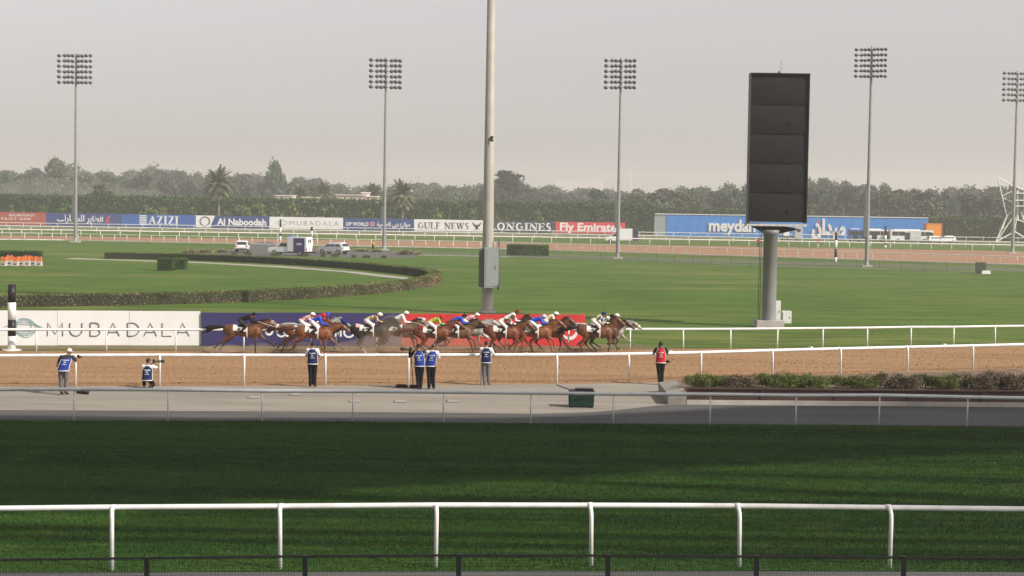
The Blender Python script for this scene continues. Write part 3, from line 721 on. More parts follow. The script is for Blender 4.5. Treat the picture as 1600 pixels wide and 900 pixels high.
def cabinet(label, px0, px1, ptop, pbase, name='cabinet'):
    a, b = G(px0, pbase), G(px1, pbase); w = b.x - a.x; h = hgt(px0, ptop, a.y)
    t = thing(name, label, 'cabinet', ((a.x + b.x) / 2, a.y, 0))
    MB().box((0, w * .4, h / 2 + .04), (w, w * .8, h - .08)).build('body', WHITE_OLD, t)
    MB().box((0, w * .4, .04), (w * 1.04, w * .84, .08)).build('plinth', CONC, t)
    MB().box((0, -.012, h / 2), (w * .86, .02, h * .84)).build('door', WHITE, t)
    MB().box((w * .3, -.03, h * .5), (.03, .02, .14)).build('handle', BLACK, t)
cabinet('tall white electrical cabinet against the screen column', 1208.5, 1219, 470, 503.5)
cabinet('short white electrical cabinet right of the screen column', 1222, 1236, 486, 506)

# ================================================================== floodlight masts
lamp = MB()
lamp.loft([(0, .06, .05), (0, -.12, .0), (0, -.42, -.13)], [.13, .20, .40], (1, 0, 0), 10)
lamp_me = lamp.mesh('floodlight', [mat('lamp_housing', (.10, .105, .11), .4, .1)], True)
gl = MB().loft([(0, -.425, -.13), (0, -.435, -.135)], .37, (1, 0, 0), 10).mesh('lens', mat('lamp_glass', (.25, .26, .27), .15, spec=.6))
def mast(px, pbase, ptop, label, cols=8, pxw=50, yaw=0.0, low=None, box=None):
    b = G(px, pbase); D = b.y; H = hgt(px, ptop, D); w = pxw * D / F_PX
    t = thing('floodlight_mast', label, 'floodlight mast', b, 0, 'floodlight masts')
    r = H * .0095
    MB().lathe([(r * 1.5, 0), (r * 1.5, .25), (r * 1.05, .3), (r, 1), (r * .55, H * .97), (r * .5, H)], n=14).build('pole', POLE, t, True)
    MB().box((0, 0, .08), (r * 5, r * 5, .24)).build('base_block', CONC, t)
    rows = 6; dz = 9.3 * D / F_PX * (44 / 46.0)
    for i in range(rows):
        z = H - .5 - i * dz * .93
        c = MB().box((0, -.2, 0), (w, .10, .10)).build('cross_arm', POLE, t, loc=(0, 0, z)); c.rotation_euler = (0, 0, yaw)
        for j in range(cols):
            a = (j / (cols - 1) - .5)
            o = link('floodlight', lamp_me, c, (a * w, -.15, .05)); q = w / cols / .86
            o.scale = (q * 1.12, q * 1.12, q); o.rotation_euler = (R(-8 + random.uniform(-6, 6)), 0, R((j * 37) % 50 - 25 - a * 40))
    if box:
        bz0, bz1, side = box
        MB().box((-side * r * 1.1, -.1, (bz0 + bz1) / 2), (r * 1.5, r * 1.6, bz1 - bz0)).build('control_box', mat('slate_grey_paint', (.13, .135, .14), .5), t)
    return t
mast(118, 378.5, 83, 'floodlight mast farthest left, standing before the deep blue hoarding', 8, 50, box=(3.4, 8.2, 1))
mast(600, 391, 90, 'second floodlight mast from the left, behind the parked cars', 7, 46, yaw=.1, box=(4.5, 7, 1))
mast(965, 404, 90, 'floodlight mast in front of the signal red hoarding', 7, 45, yaw=-.1, box=(4.5, 9, 1))
mast(1354, 417, 72, 'floodlight mast just right of the big screen, before the bus', 8, 46, yaw=-.25, box=(4, 10.5, 1))
mast(1582, 396, 111, 'floodlight mast cut by the right edge of the picture', 8, 46, yaw=.12)
# the near mast, its lamps above the frame
b = G(761, 490); D = b.y; H = 34.0; r = .40
t = thing('floodlight_mast', 'thick near floodlight mast with grey cabinets, rising out of the frame', 'floodlight mast', b, 0, 'floodlight masts')
MB().lathe([(.62, 0), (.62, .2), (.42, .22), (.40, 2), (.22, H)], n=20).build('pole', mat('warm_grey_mast', (.34, .315, .28), .5, .08, .8), t, True)
bl = MB()
for i in range(10): bl.loft([(.52 * math.cos(i * .628), .52 * math.sin(i * .628), .2), (.52 * math.cos(i * .628), .52 * math.sin(i * .628), .3)], .03, (1, 0, 0), 6)
bl.build('anchor_bolt', GALV, t)
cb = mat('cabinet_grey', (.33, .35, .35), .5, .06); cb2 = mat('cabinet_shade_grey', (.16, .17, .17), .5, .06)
k = D / F_PX
def cab(x0, x1, y0, y1, dy, m, nm='cabinet'):
    za, zb_ = hgt(761, y1, D), hgt(761, y0, D)
    o = MB().box(((x0 + x1) / 2 * k, dy, (za + zb_) / 2), ((x1 - x0) * k - .01, .45, zb_ - za)).build(nm, m, t); return o, (x0 + x1) / 2 * k, (za + zb_) / 2, zb_ - za
o, x, z, h = cab(-5, 17, 386, 449, -.68, cb)
MB().box((x + .03, -.915, z), (.78, .02, h * .92)).build('door', cb, o); MB().box((x + .28, -.935, z), (.03, .03, .18)).build('handle', BLACK, o)
cab(-14, -5.5, 388, 448, -.2, cb2); cab(15, 18.5, 372, 452, -.15, cb2, 'cable_tray')
c = MB(); zc = hgt(768, 215, D); c.box((.18, -.5, zc), (.18, .36, .16)).loft([(.18, -.34, zc + .05), (.12, -.1, zc + .12)], .04, (1, 0, 0), 6).lathe([(.001, 0), (.10, .02), (.10, .12), (.001, .2)], (.18, -.55, zc - .3), 10)
c.build('security_camera', BLACK, t)
for i in range(6):
    ca = MB().box((0, -.2, 0), (5.2, .12, .12)).build('cross_arm', POLE, t, loc=(0, 0, H - .5 - i * .95))
    for j in range(8):
        o = link('floodlight', lamp_me, ca, ((j / 7 - .5) * 5, -.15, .05)); o.scale = (.8, .8, .8)

# ================================================================== marker posts
def marker(px, pbase, ptop, label, segs, w_px, disc=False):
    b = G(px, pbase); D = b.y; H = hgt(px, ptop, D); r = w_px * D / F_PX / 2
    t = thing('marker_post', label, 'post', b, 0, 'striped distance posts')
    z = 0
    for fr, m in segs:
        z2 = z + fr * H
        MB().lathe([(r, z), (r, z2 - .004)], n=18).build('band', m, t, True); z = z2
    MB().lathe([(r, H), (r * .85, H + .05), (.001, H + .07)], n=18).build('cap', BLACK, t, True)
    if disc: MB().lathe([(r * 2.5, -.01), (r * 2.4, .035), (.001, .04)], n=24).build('base_disc', WHITE_OLD, t)
marker(18.5, 547, 446, 'black and white banded post in front of the long white hoarding', [(.22, WHITE), (.25, BLACK), (.27, WHITE), (.26, BLACK)], 12.5, True)
marker(1305.5, 410.5, 364, 'banded distance post on the verge right of the screen column', [(.18, WHITE), (.28, BLACK), (.30, WHITE), (.24, BLACK)], 4.2)
marker(1383, 388, 354, 'banded distance post in front of the white bus', [(.15, WHITE), (.15, BLACK), (.30, WHITE), (.4, BLACK)], 3.6)
marker(438, 378, 343, 'banded distance post above the rear of the ambulance cab', [(.25, WHITE), (.12, BLACK), (.28, WHITE), (.35, BLACK)], 3.0)
marker(487, 385, 355, 'banded distance post just right of the ambulance', [(.3, WHITE), (.2, BLACK), (.3, WHITE), (.2, BLACK)], 3.6)
t = thing('marker_post', 'thin red and white post in front of the Arabic lettering on the blue building', 'post', G(1278, 388), 0, 'striped distance posts')
H = hgt(1278, 343, t.location.y)
for i, m in enumerate([WHITE, fb_red2, WHITE, fb_red2, WHITE, fb_red2]): MB().lathe([(.11, H * i / 6), (.11, H * (i + 1) / 6 - .004)], n=10).build('band', m, t, True)

# ================================================================== low wire fence of the infield
fl = [G(*p) for p in ((645, 398), (800, 401), (1000, 407.5), (1180, 414), (1400, 421), (1538, 425.5))]
fpp = resample(fl, 3.0)
b0 = fpp[0]
t = thing('wire_fence', 'low thin wire fence along the far verge of the infield', 'fence', b0)
pm = MB().loft([(0, 0, 0), (0, 0, 1.15)], .025, (1, 0, 0), 6).mesh('post', mat('fence_green', (.05, .07, .05), .6))
for p in fpp: link('post', pm, t, p - b0)
wf = MB()
for j in range(7): wf.loft([(p.x - b0.x, p.y - b0.y, .08 + j * .17) for p in fpp], .006, (0, 0, 1), 3)
for a, b in zip(fpp, fpp[1:]):
    for i in range(12):
        p = a + (b - a) * (i / 12) - b0; wf.add([(p.x - .005, p.y, .05), (p.x + .005, p.y, .05), (p.x + .005, p.y, 1.1), (p.x - .005, p.y, 1.1)], [(0, 1, 2, 3)])
stuff(wf.build('wire_mesh', mat('fence_green', (.05, .07, .05), .6), t))
t = thing('fence_end_block', 'white block on the grass at right end of the wire fence', 'block', G(1541, 428))
MB().box((0, .2, .2), (1.1, .5, .4), taper=.9).build('block', WHITE, t)
MB().box((-.5, .8, .7), (1.3, .08, 1.4)).build('gate_panel', mat('fence_green', (.05, .07, .05), .6), t)

# ================================================================== raised planter on the right
pa, pb_ = G(1073, 632), G(1760, 637.5)
d = Vector((pb_.x - pa.x, pb_.y - pa.y, 0)); W = d.length
tp = thing('planter', 'long raised planter with dark brown timber front beside the grey path', 'planter', pa, math.atan2(d.y, d.x))
BROWN = mat('dark_brown_timber', (0.060, 0.030, 0.024), .7, .2, 3, stretch=(.3, 3, 3))
ZT = .62
nb = int(W / 2.6)
bd = [MB().box((W / nb / 2, .06, z), (W / nb - .015, .07, h)).mesh('board', BROWN) for z, h in ((.245, .13), (.385, .13), (.52, .12))]
pst = MB().box((0, .01, ZT / 2 - .02), (.09, .06, ZT - .08)).mesh('post', BROWN)
for i in range(nb):
    for m_ in bd: link('board', m_, tp, (W * i / nb, 0, 0))
    link('post', pst, tp, (W * i / nb + .02, 0, 0))
MB().box((W / 2, .1, .09), (W, .3, .18)).build('kerb', CONC, tp)
MB().box((W / 2, .07, ZT), (W, .2, .05)).build('coping', BROWN, tp)
sx = [0, W * .3, W * .62, W]; 
soil = MB(); lo = [(x, .12) for x in np.linspace(0, W, 14)]
wl = [tp.matrix_world for _ in ()]
ca, sa = math.cos(-tp.rotation_euler.z), math.sin(-tp.rotation_euler.z)
hi = []
for x, _ in lo:
    wx = pa.x + x; wy = float(np.interp(wx, [p.x for p in DIRT_NEAR_RAIL], [p.y for p in DIRT_NEAR_RAIL])) - .7
    dx, dy = wx - pa.x, wy - pa.y
    hi.append((dx * ca - dy * sa, dx * sa + dy * ca))
for (a, b), (c_, e) in zip(zip(lo, lo[1:]), zip(hi, hi[1:])):
    soil.add([(a[0], a[1], ZT - .06), (b[0], b[1], ZT - .06), (e[0], e[1], .10), (c_[0], c_[1], .10)], [(0, 1, 2, 3)])
soil.build('soil', mat('planter_soil', (.17, .115, .075), .95, .25, 2, .8, 10), tp)
t = thing('concrete_pier', 'low grey concrete end block at left end of the planter', 'block', G(1046, 632.5))
x1 = G(1072, 632.5).x - G(1046, 632.5).x
MB().prism([(-.05, .0), (x1, 0), (x1, .52), (-.05, .40)], .0, 4.5).build('pier', mat('dull_concrete', (.27, .25, .215), .9, .15, 1.5, .4, 20), t, fix=True)

# ================================================================== vegetation
def leaf_mat(name, c, var=.25, rnd=.2):
    m = mat(name, c, .75, var, .35, rnd=rnd, spec=.15)
    return m
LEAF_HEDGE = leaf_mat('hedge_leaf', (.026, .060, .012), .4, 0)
LEAF_TALL = leaf_mat('tall_hedge_leaf', (.042, .088, .018), .4, 0)
LEAF_CORE = mat('inner_twigs', (.030, .034, .016), .9, .3, 1)
LEAF_TREE = leaf_mat('tree_leaf', (.056, .082, .054), .35, .35)
LEAF_DRY = leaf_mat('dry_leaf', (.095, .102, .066), .35, .28)
LEAF_LIGHT = leaf_mat('light_leaf', (.115, .150, .035), .35, .25)
LEAF_MID = leaf_mat('mid_leaf', (.070, .118, .030), .35, .25)
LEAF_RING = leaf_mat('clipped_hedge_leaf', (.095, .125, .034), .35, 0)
TWIG_RING = leaf_mat('clipped_hedge_twig', (.235, .165, .095), .35, 0)
PALM_LEAF = leaf_mat('palm_leaf', (.115, .120, .060), .3, .15)
BARK = mat('bark', (.10, .075, .05), .9, .25, 3, .5, 12)
PALM_BARK = mat('palm_bark', (.20, .155, .11), .9, .25, 3, .5, 12)
def leaf_cloud(c, n_up=0.25):
    """c: (n,3) centres -> quads of random tilt. returns verts, n"""
    return c
def leaf_mesh(name, cen, size, mats, mi=None, aspect=.6, up=0.0):
    """One small four-cornered leaf at every centre."""
    n = len(cen); cen = np.asarray(cen)
    a = RNG.normal(0, 1, (n, 3)); a[:, 2] *= .7; a /= np.linalg.norm(a, axis=1)[:, None]
    b = RNG.normal(0, 1, (n, 3)); b[:, 2] += up; b -= a * (a * b).sum(1)[:, None]; b /= np.linalg.norm(b, axis=1)[:, None]
    s = np.asarray(size) * RNG.uniform(.6, 1.4, n)
    a = a * (s * aspect)[:, None]; b = b * s[:, None]
    v = np.stack([cen - b, cen + a * .9, cen + b, cen - a * .9], 1).astype(np.float32)
    me = bpy.data.meshes.new(name)
    me.vertices.add(4 * n); me.vertices.foreach_set('co', v.ravel())
    me.loops.add(4 * n); me.loops.foreach_set('vertex_index', np.arange(4 * n, dtype=np.int32))
    me.polygons.add(n); me.polygons.foreach_set('loop_start', np.arange(0, 4 * n, 4, dtype=np.int32))
    for m in (mats if isinstance(mats, list) else [mats]): me.materials.append(m)
    if mi is not None: me.polygons.foreach_set('material_index', np.asarray(mi, np.int32))
    me.update(); me.validate()
    return me
def crown_points(n, W, H, z0, lobes, seed, flat=0.0):
    """Leaf positions gathered in clumps inside an uneven crown of width W between z0 and z0 + H."""
    r = np.random.default_rng(seed); pts = []
    cl = []
    for i in range(lobes):
        u = r.uniform(0, 2 * math.pi); q = r.uniform(0, 1) ** .5; zz = r.uniform(0, 1)
        prof = math.sin(math.pi * (0.12 + .86 * (zz ** (.8 - .3 * flat)))) ** .6
        cl.append((q * prof * W * .40 * math.cos(u), q * prof * W * .40 * math.sin(u), z0 + H * (.08 + .84 * zz), r.uniform(.10, .20) * W))
    per = n // lobes
    for x, y, z, rad in cl:
        d = r.normal(0, 1, (per, 3)); d /= np.linalg.norm(d, axis=1)[:, None]
        d *= (rad * r.uniform(.35, 1.0, per) ** .5)[:, None]; d[:, 2] *= .75; d[: per // 8] *= 1.55
        pts.append(d + (x, y, z))
    return np.concatenate(pts)
def trunk_mesh(H, z0, W, r, seed, m):
    rr = random.Random(seed); mb = MB()
    mb.loft([(0, 0, -.1), (rr.uniform(-.1, .1) * W * .2, 0, z0 * .6), (0, 0, z0 + H * .25), (rr.uniform(-.1, .1) * W, 0, z0 + H * .7)], [r, r * .8, r * .55, r * .15], (1, 0, 0), 8)
    for i in range(6):
        a = rr.uniform(0, 6.28); q = rr.uniform(.25, .42) * W; z = z0 * rr.uniform(.7, 1.0)
        mb.loft([(0, 0, z), (q * .5 * math.cos(a), q * .5 * math.sin(a), z + H * .25), (q * math.cos(a), q * math.sin(a), z + H * rr.uniform(.4, .7))], [r * .5, r * .3, r * .08], (1, .2, 0), 6)
    return mb.mesh('trunk', m, True)
VAR = []
SHAPES = [(12, 12, 1.8, 34, 0, .60), (15, 11, 2.2, 30, 1, .70), (9, 15, 1.4, 26, 0, .52), (17, 12, 2.6, 40, 1, .66), (12, 14, 2.2, 22, 0, .58), (14, 10, 1.4, 44, 0, .50), (10, 12, 3.0, 18, 1, .72), (16, 14, 1.6, 28, 0, .64), (11, 11, 1.6, 38, 1, .46), (13, 16, 2.4, 24, 0, .60)]
for i, (W, H, z0, lob, fl, lf) in enumerate(SHAPES):
    cr = leaf_mesh('crown', crown_points(4200, W, H, z0, lob, 100 + i, fl), lf, [LEAF_DRY if i in (4, 7) else LEAF_TREE])
    VAR.append((cr, trunk_mesh(H, z0, W, .35, i, BARK), z0 + H * .97, W))
def tree(px, ptop, d, var, label, name='tree', wpx=None, group=None, leaf=None):
    """Tree at depth d whose top reaches the photo height ptop."""
    b = P(px, 330, d); H = hgt(px, ptop, d); cr, tr, h0, w0 = VAR[var % len(VAR)]
    sz = H / h0; sx = (wpx * d / F_PX / w0) if wpx else sz
    t = thing(name, label, 'tree', (b.x, b.y, 0), random.uniform(0, 6.28), group, (sx, sx, sz))
    o = link('crown', cr, t); link('trunk', tr, t)
    if leaf:
        o.data = cr.copy(); o.data.materials[0] = leaf
    return t
# named trees of the skyline (photo x, top, depth, width)
tree(428, 259, 700, 1, 'tall dark umbrella-shaped tree rising above the skyline left of centre', 'umbrella_tree', 50)
tree(788, 268, 650, 2, 'large dark rounded tree on the skyline right behind the near mast', 'broad_tree', 80)
tree(92, 252, 720, 4, 'tallest feathery tree on the skyline left of the farthest left mast', 'tall_tree', 62)
tree(765, 285, 640, 5, 'shorter tree on the skyline just left of the near mast', 'broad_tree', 46)
tree(934, 296, 560, 2, 'rounded tree standing low in front of the pale hazy block', 'broad_tree', 52)
tree(158, 291, 505, 4, 'dark bushy tree standing out of the tall hedge beside the left mast', 'bushy_tree', 52)
tree(1450, 316, 490, 3, 'brownish bushy tree above the tall hedge beside the orange container', 'bushy_tree', 70, leaf=LEAF_DRY)
# the belt
SKY = [(-80, 262), (0, 268), (60, 264), (130, 268), (190, 268), (225, 266), (290, 270), (330, 274), (370, 274), (400, 272), (450, 280), (500, 284), (560, 290), (600, 287), (650, 292), (690, 288),
       (740, 292), (800, 282), (840, 290), (880, 296), (920, 293), (960, 297), (1000, 296), (1040, 294), (1090, 292), (1130, 292), (1180, 290), (1230, 288), (1270, 283), (1310, 288), (1350, 290), (1390, 291), (1440, 296), (1490, 293), (1540, 294), (1600, 292), (1690, 290)]
SX, SY = [p[0] for p in SKY], [p[1] for p in SKY]
belt = [[], [], []]
x = -50.0
while x < 1660:
    for row, (dd, drop) in enumerate(((1020, 0), (860, 5), (720, 11))):
        xx = x + row * 11 + random.uniform(-9, 9); top = float(np.interp(xx, SX, SY)) + drop + random.uniform(-3.5, 5.5)
        belt[row].append((xx, top, (dd if xx < 985 else dd * .74) + random.uniform(-22, 22), random.uniform(44, 74)))
    x += 32
for row, nm in enumerate(('back', 'middle', 'front')):
    for i, (xx, top, d_, w_) in enumerate(sorted(belt[row])):
        tree(xx, top, d_, i * 3 + row, f'hazy tree in the {nm} row of the background belt, {ORD[i]} from the left', 'tree', w_, 'trees of the background belt')
# distant wood on the right as one dark mass with its own trees in front: low scrub between the trunks
def palm(px, ptop, d, label, wpx, seed):
    b = P(px, 330, d); H = hgt(px, ptop, d); Rr = wpx * d / F_PX / 2; rr = random.Random(seed)
    t = thing('palm_tree', label, 'palm tree', (b.x, b.y, 0), rr.uniform(0, 6), 'date palms')
    hz = H - Rr * .75
    tr = MB(); zs = np.linspace(-.1, hz, 16)
    tr.loft([(.15 * math.sin(z * .2), 0, z) for z in zs], [.34 + (.04 if j % 2 else 0) for j in range(16)], (1, 0, 0), 8); tr.build('trunk', PALM_BARK, t, True)
    fm = MB(); n = 70
    for k in range(n):
        a = k * 2.399; el = R(80 - 125 * (k / n) ** .9 + rr.uniform(-8, 8)); L = Rr * rr.uniform(.9, 1.15)
        q = Vector((0, 0, hz)); dirv = Vector((math.cos(a) * math.cos(el), math.sin(a) * math.cos(el), math.sin(el))); pts = [q.copy()]
        for s in range(7):
            q = q + dirv * (L / 7); pts.append(q.copy()); dirv = (dirv + Vector((0, 0, -.16))).normalized()
        sd = Vector((-math.sin(a), math.cos(a), 0))
        fm.loft(pts, [.05, .045, .04, .035, .03, .02, .015, .005], sd, 4)
        for s in range(1, 19):
            f = s / 19 * 7; p = pts[int(f)].lerp(pts[min(int(f) + 1, 7)], f % 1); fw = (pts[min(int(f) + 1, 7)] - pts[int(f)]).normalized()
            ll = L * .26 * math.sin(math.pi * (.15 + .8 * s / 19))
            for sg in (-1, 1):
                tip = p + sd * (sg * ll * .8) + fw * ll * .7 + Vector((0, 0, -.25 * ll)); wv = fw * .20
                fm.add([p - wv, p + wv, tip], [(0, 1, 2)])
    fm.build('fronds', PALM_LEAF, t)
palm(341, 265, 488, 'tall date palm standing between the hedge and the navy slanted hoarding', 58, 1)
palm(628, 285, 492, 'date palm with drooping crown right of the second mast', 52, 2)
palm(583, 289, 560, 'smaller hazy date palm left of the second mast', 38, 3)
palm(470, 291, 570, 'hazy date palm in the background above the pale villa roofs', 40, 4)
palm(505, 288, 590, 'hazy date palm left of the low pale villa', 38, 5)

# ------------------------------------------------------------------ tall hedge behind the hoardings
def hedge_box(name, label, A, B, h, th, leaf, dens, lm, core=LEAF_CORE, wob=.25, top_fn=None):
    A, B = Vector((A.x, A.y, 0)), Vector((B.x, B.y, 0)); d = B - A; W = d.length
    t = thing(name, label, 'hedge', A, math.atan2(d.y, d.x))
    n = max(3, int(W / max(1.0, h * .35))); co = MB(); xs = np.linspace(0.05, W - .05, n)
    hh = [h * (.93 + random.uniform(-.03, .03)) for _ in xs]
    for i in range(n - 1):
        x0, x1, h0, h1 = xs[i], xs[i + 1], hh[i], hh[i + 1]
        co.add([(x0, .12 * th, 0), (x1, .12 * th, 0), (x1, .12 * th, h1 * .97), (x0, .12 * th, h0 * .97), (x0, th * .9, h0 * .97), (x1, th * .9, h1 * .97), (x1, th * .9, 0), (x0, th * .9, 0)], [(0, 1, 2, 3), (3, 2, 5, 4), (4, 5, 6, 7)] + ([(0, 3, 4, 7)] if i == 0 else []) + ([(1, 6, 5, 2)] if i == n - 2 else []))
    co.build('core', core, t)
    nf = int(W * h * dens); nt_ = int(W * th * dens * .7); ne = int(th * h * dens) * 2
    f = np.stack([RNG.uniform(0, W, nf), RNG.normal(.06 * th, wob * leaf, nf), RNG.uniform(0, h, nf)], 1)
    g = np.stack([RNG.uniform(0, W, nt_), RNG.uniform(0, th, nt_), h * .97 + RNG.normal(0, wob * leaf * 1.3, nt_)], 1)
    e = np.stack([np.where(RNG.random(ne) < .5, 0, W) + RNG.normal(0, wob * leaf, ne), RNG.uniform(0, th, ne), RNG.uniform(0, h, ne)], 1)
    b_ = np.stack([RNG.uniform(0, W, nf // 3), th - RNG.normal(.06 * th, wob * leaf, nf // 3), RNG.uniform(0, h, nf // 3)], 1)
    link('foliage', leaf_mesh('foliage', np.concatenate([f, g, e, b_]), leaf, [lm]), t)
    return t
hA, hB = P(-120, 330, 500), P(1030, 330, 500)
hedge_box('tall_hedge', 'very tall dark green hedge running behind the row of hoardings', hA, hB, 8.6, 4, .42, 9.0, LEAF_TALL, wob=.6)
hedge_box('tall_hedge', 'tall dark hedge right of the blue building and orange container', P(1455, 330, 478), P(1720, 330, 470), hgt(1520, 340, 475), 4, .42, 9.0, LEAF_TALL, wob=.6)
hedge_box('tall_hedge', 'low stretch of dark hedge showing just above the blue building left half', P(1000, 330, 500), P(1165, 330, 498), hgt(1100, 326, 500), 3, .42, 9, LEAF_TALL, wob=.6)
# bushes in front of the tall hedge
BUSH = [leaf_mesh('crown', crown_points(700, 3.2, 2.6, .3, 14, 300 + i), .30, [m]) for i, m in enumerate((LEAF_LIGHT, LEAF_MID, LEAF_DRY, LEAF_MID))]
BST = trunk_mesh(2, .5, 2.5, .07, 3, BARK)
bush_no = 0
for px, top, w, k, lab in ((20, 321, 16, 0, 'small yellow-green bush above the brick red hoarding'), (67, 322, 20, 0, 'light green bush at right end of the brick red hoarding'), (105, 322, 34, 1, 'green bush left of the deep blue hoarding lettering'),
                           (230, 322, 34, 1, 'green bush above the left part of the royal blue hoarding'), (254, 324, 22, 0, 'light bush above the white striped square'), (300, 324, 26, 0, 'light bush at right end of the royal blue hoarding'),
                           (375, 322, 44, 1, 'broad green bush right of the tall date palm'), (397, 319, 38, 0, 'yellow-green bush above the navy slanted hoarding'), (463, 319, 32, 0, 'bright yellowish bush above the thin grey capitals'),
                           (428, 320, 30, 1, 'green bush above the seam of navy and white hoardings'), (515, 322, 36, 1, 'broad green bush above right half of the far white hoarding'), (575, 328, 28, 1, 'green bush left of the second mast above navy hoarding'),
                           (683, 325, 26, 1, 'green bush above the dark serif capitals'), (735, 327, 34, 1, 'green bush left of the near mast'), (778, 333, 18, 0, 'light bush just right of the near mast'), (845, 331, 30, 0, 'yellow-green bush above the dark slate hoarding'),
                           (940, 342, 20, 2, 'dry bush above the signal red hoarding'), (1200, 330, 30, 2, 'dry bush behind the screen column'), (1530, 352, 50, 3, 'green bush in front of the right hand tall hedge')):
    d_ = 486; b = P(px, 330, d_); H = hgt(px, top, d_)
    t = thing('bush', lab, 'bush', (b.x, b.y, 0), random.uniform(0, 6), 'bushes in front of the tall hedge', (w * d_ / F_PX / 3.2 * 1.15, w * d_ / F_PX / 3.2 * 1.15, H / 2.8))
    link('crown', BUSH[k], t); link('trunk', BST, t)

# ------------------------------------------------------------------ clipped hedge ring of the infield
front = [(-150, 484), (0, 480.5), (150, 478), (300, 475), (450, 469), (560, 462), (630, 455), (675, 447.5), (690, 441), (688, 436), (668, 431), (640, 428), (560, 419.5), (450, 412.5), (315, 406.5), (220, 404.3), (160, 403.5)]
ring = smooth_line([G(*p) for p in front], 3)
ring = resample(ring, .5)
t = thing('ring_hedge', 'low clipped hedge curving round the infield lawn in a half ellipse', 'hedge', ring[0])
rh, rw = .78, 1.25
co = MB(); r0 = ring[0]; L, Rr = [], []
for i, p in enumerate(ring):
    tg = (ring[min(i + 1, len(ring) - 1)] - ring[max(i - 1, 0)]).normalized(); nn = Vector((-tg.y, tg.x, 0))
    L.append(p - r0); Rr.append(p - r0 + nn * rw)
for i in range(len(ring) - 1):
    a, b, c_, e = L[i], L[i + 1], Rr[i + 1], Rr[i]
    co.add([(q.x, q.y, z) for z in (0, rh * .94) for q in (a, b, c_, e)], [(0, 1, 5, 4), (4, 5, 6, 7), (3, 7, 6, 2)] + ([(0, 4, 7, 3)] if i == 0 else []) + ([(1, 2, 6, 5)] if i == len(ring) - 2 else []))
co.build('core', LEAF_CORE, t)
cen, mi = [], []; TIP = max(range(len(ring)), key=lambda q: ring[q].x)
for i in range(len(ring) - 1):
    for face, cnt in ((0, 60), (1, 60), (2, 75)):
        u, v = RNG.random(cnt), RNG.random(cnt)
        if face < 2:
            A_, B_ = (L[i], L[i + 1]) if face == 0 else (Rr[i], Rr[i + 1])
            pts = np.outer(1 - u, A_) + np.outer(u, B_); pts[:, 2] = v * rh; pts[:, :2] += RNG.normal(0, .045, (cnt, 2))
            tw = RNG.random(cnt) > .06 + .62 * v ** 1.6 if face == 0 else RNG.random(cnt) > .45 + .6 * v
        else:
            pts = (np.outer((1 - u) * (1 - v), L[i]) + np.outer(u * (1 - v), L[i + 1]) + np.outer(u * v, Rr[i + 1]) + np.outer((1 - u) * v, Rr[i])); pts[:, 2] = rh + RNG.normal(0, .05, cnt)
            tw = RNG.random(cnt) > .8
        tw = tw.astype(int)
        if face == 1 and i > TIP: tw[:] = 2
        cen.append(pts); mi.append(tw)
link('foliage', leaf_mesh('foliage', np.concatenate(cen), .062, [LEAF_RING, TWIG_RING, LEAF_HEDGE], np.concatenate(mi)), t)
def block_hedge(label, px0, px1, pbase, ptop, leaf=.07, dens=320, dep=1.6, lm=LEAF_HEDGE):
    a, b = G(px0, pbase), G(px1, pbase); b.y = a.y
    return hedge_box('clipped_hedge', label, a, b, hgt(px0, ptop, a.y), dep, leaf, dens, lm, wob=.6)
block_hedge('left one of two square clipped hedge blocks on the ring lawn', 246, 270, 423, 404, lm=LEAF_MID)
block_hedge('right one of two square clipped hedge blocks on the ring lawn', 272, 290, 421, 404, lm=LEAF_MID)
block_hedge('long clipped hedge box on the lawn right of the near mast', 793, 856, 399, 382.5, .09, 150, 2.5, LEAF_MID)
block_hedge('low clipped hedge behind the orange barriers at left edge', -60, 76, 401, 392, .09, 130, 2.0, LEAF_HEDGE)
# ------------------------------------------------------------------ tufted shrubs
def tuft_mesh(n, H, W, seed, mats):
    r = np.random.default_rng(seed)
    base = r.normal(0, .16, (n, 3)) * W; base[:, 2] = 0
    out = r.normal(0, 1, (n, 3)); out[:, 2] = 0; out /= np.linalg.norm(out, axis=1)[:, None] + 1e-6
    lean = r.uniform(0, 1, n) ** .8; hh = H * r.uniform(.45, 1.1, n) * (1 - .45 * lean)
    tip = base + out * (lean * W * .55)[:, None]; tip[:, 2] = hh
    mid = base + out * (lean * W * .22)[:, None]; mid[:, 2] = hh * .6
    sd = np.cross(out, [0, 0, 1.0]) * (.012 * r.uniform(.7, 1.6, n))[:, None]
    v = np.stack([base - sd, base + sd, mid + sd * 1.3, mid - sd * 1.3, tip], 1).astype(np.float32)
    me = bpy.data.meshes.new('blades'); V = v.reshape(-1, 3)
    fs = []
    for i in range(n): k = 5 * i; fs += [(k, k + 1, k + 2, k + 3), (k + 3, k + 2, k + 4)]
    me.from_pydata(V.tolist(), [], fs)
    for m in mats: me.materials.append(m)
    return me
SH_G = mat('shrub_green', (.105, .132, .030), .8, .35, 3, rnd=.2); SH_B = mat('shrub_brown', (.125, .095, .055), .8, .3, 3, rnd=.2); SH_T = mat('shrub_straw', (.30, .24, .15), .8, .3, 3, rnd=.2)
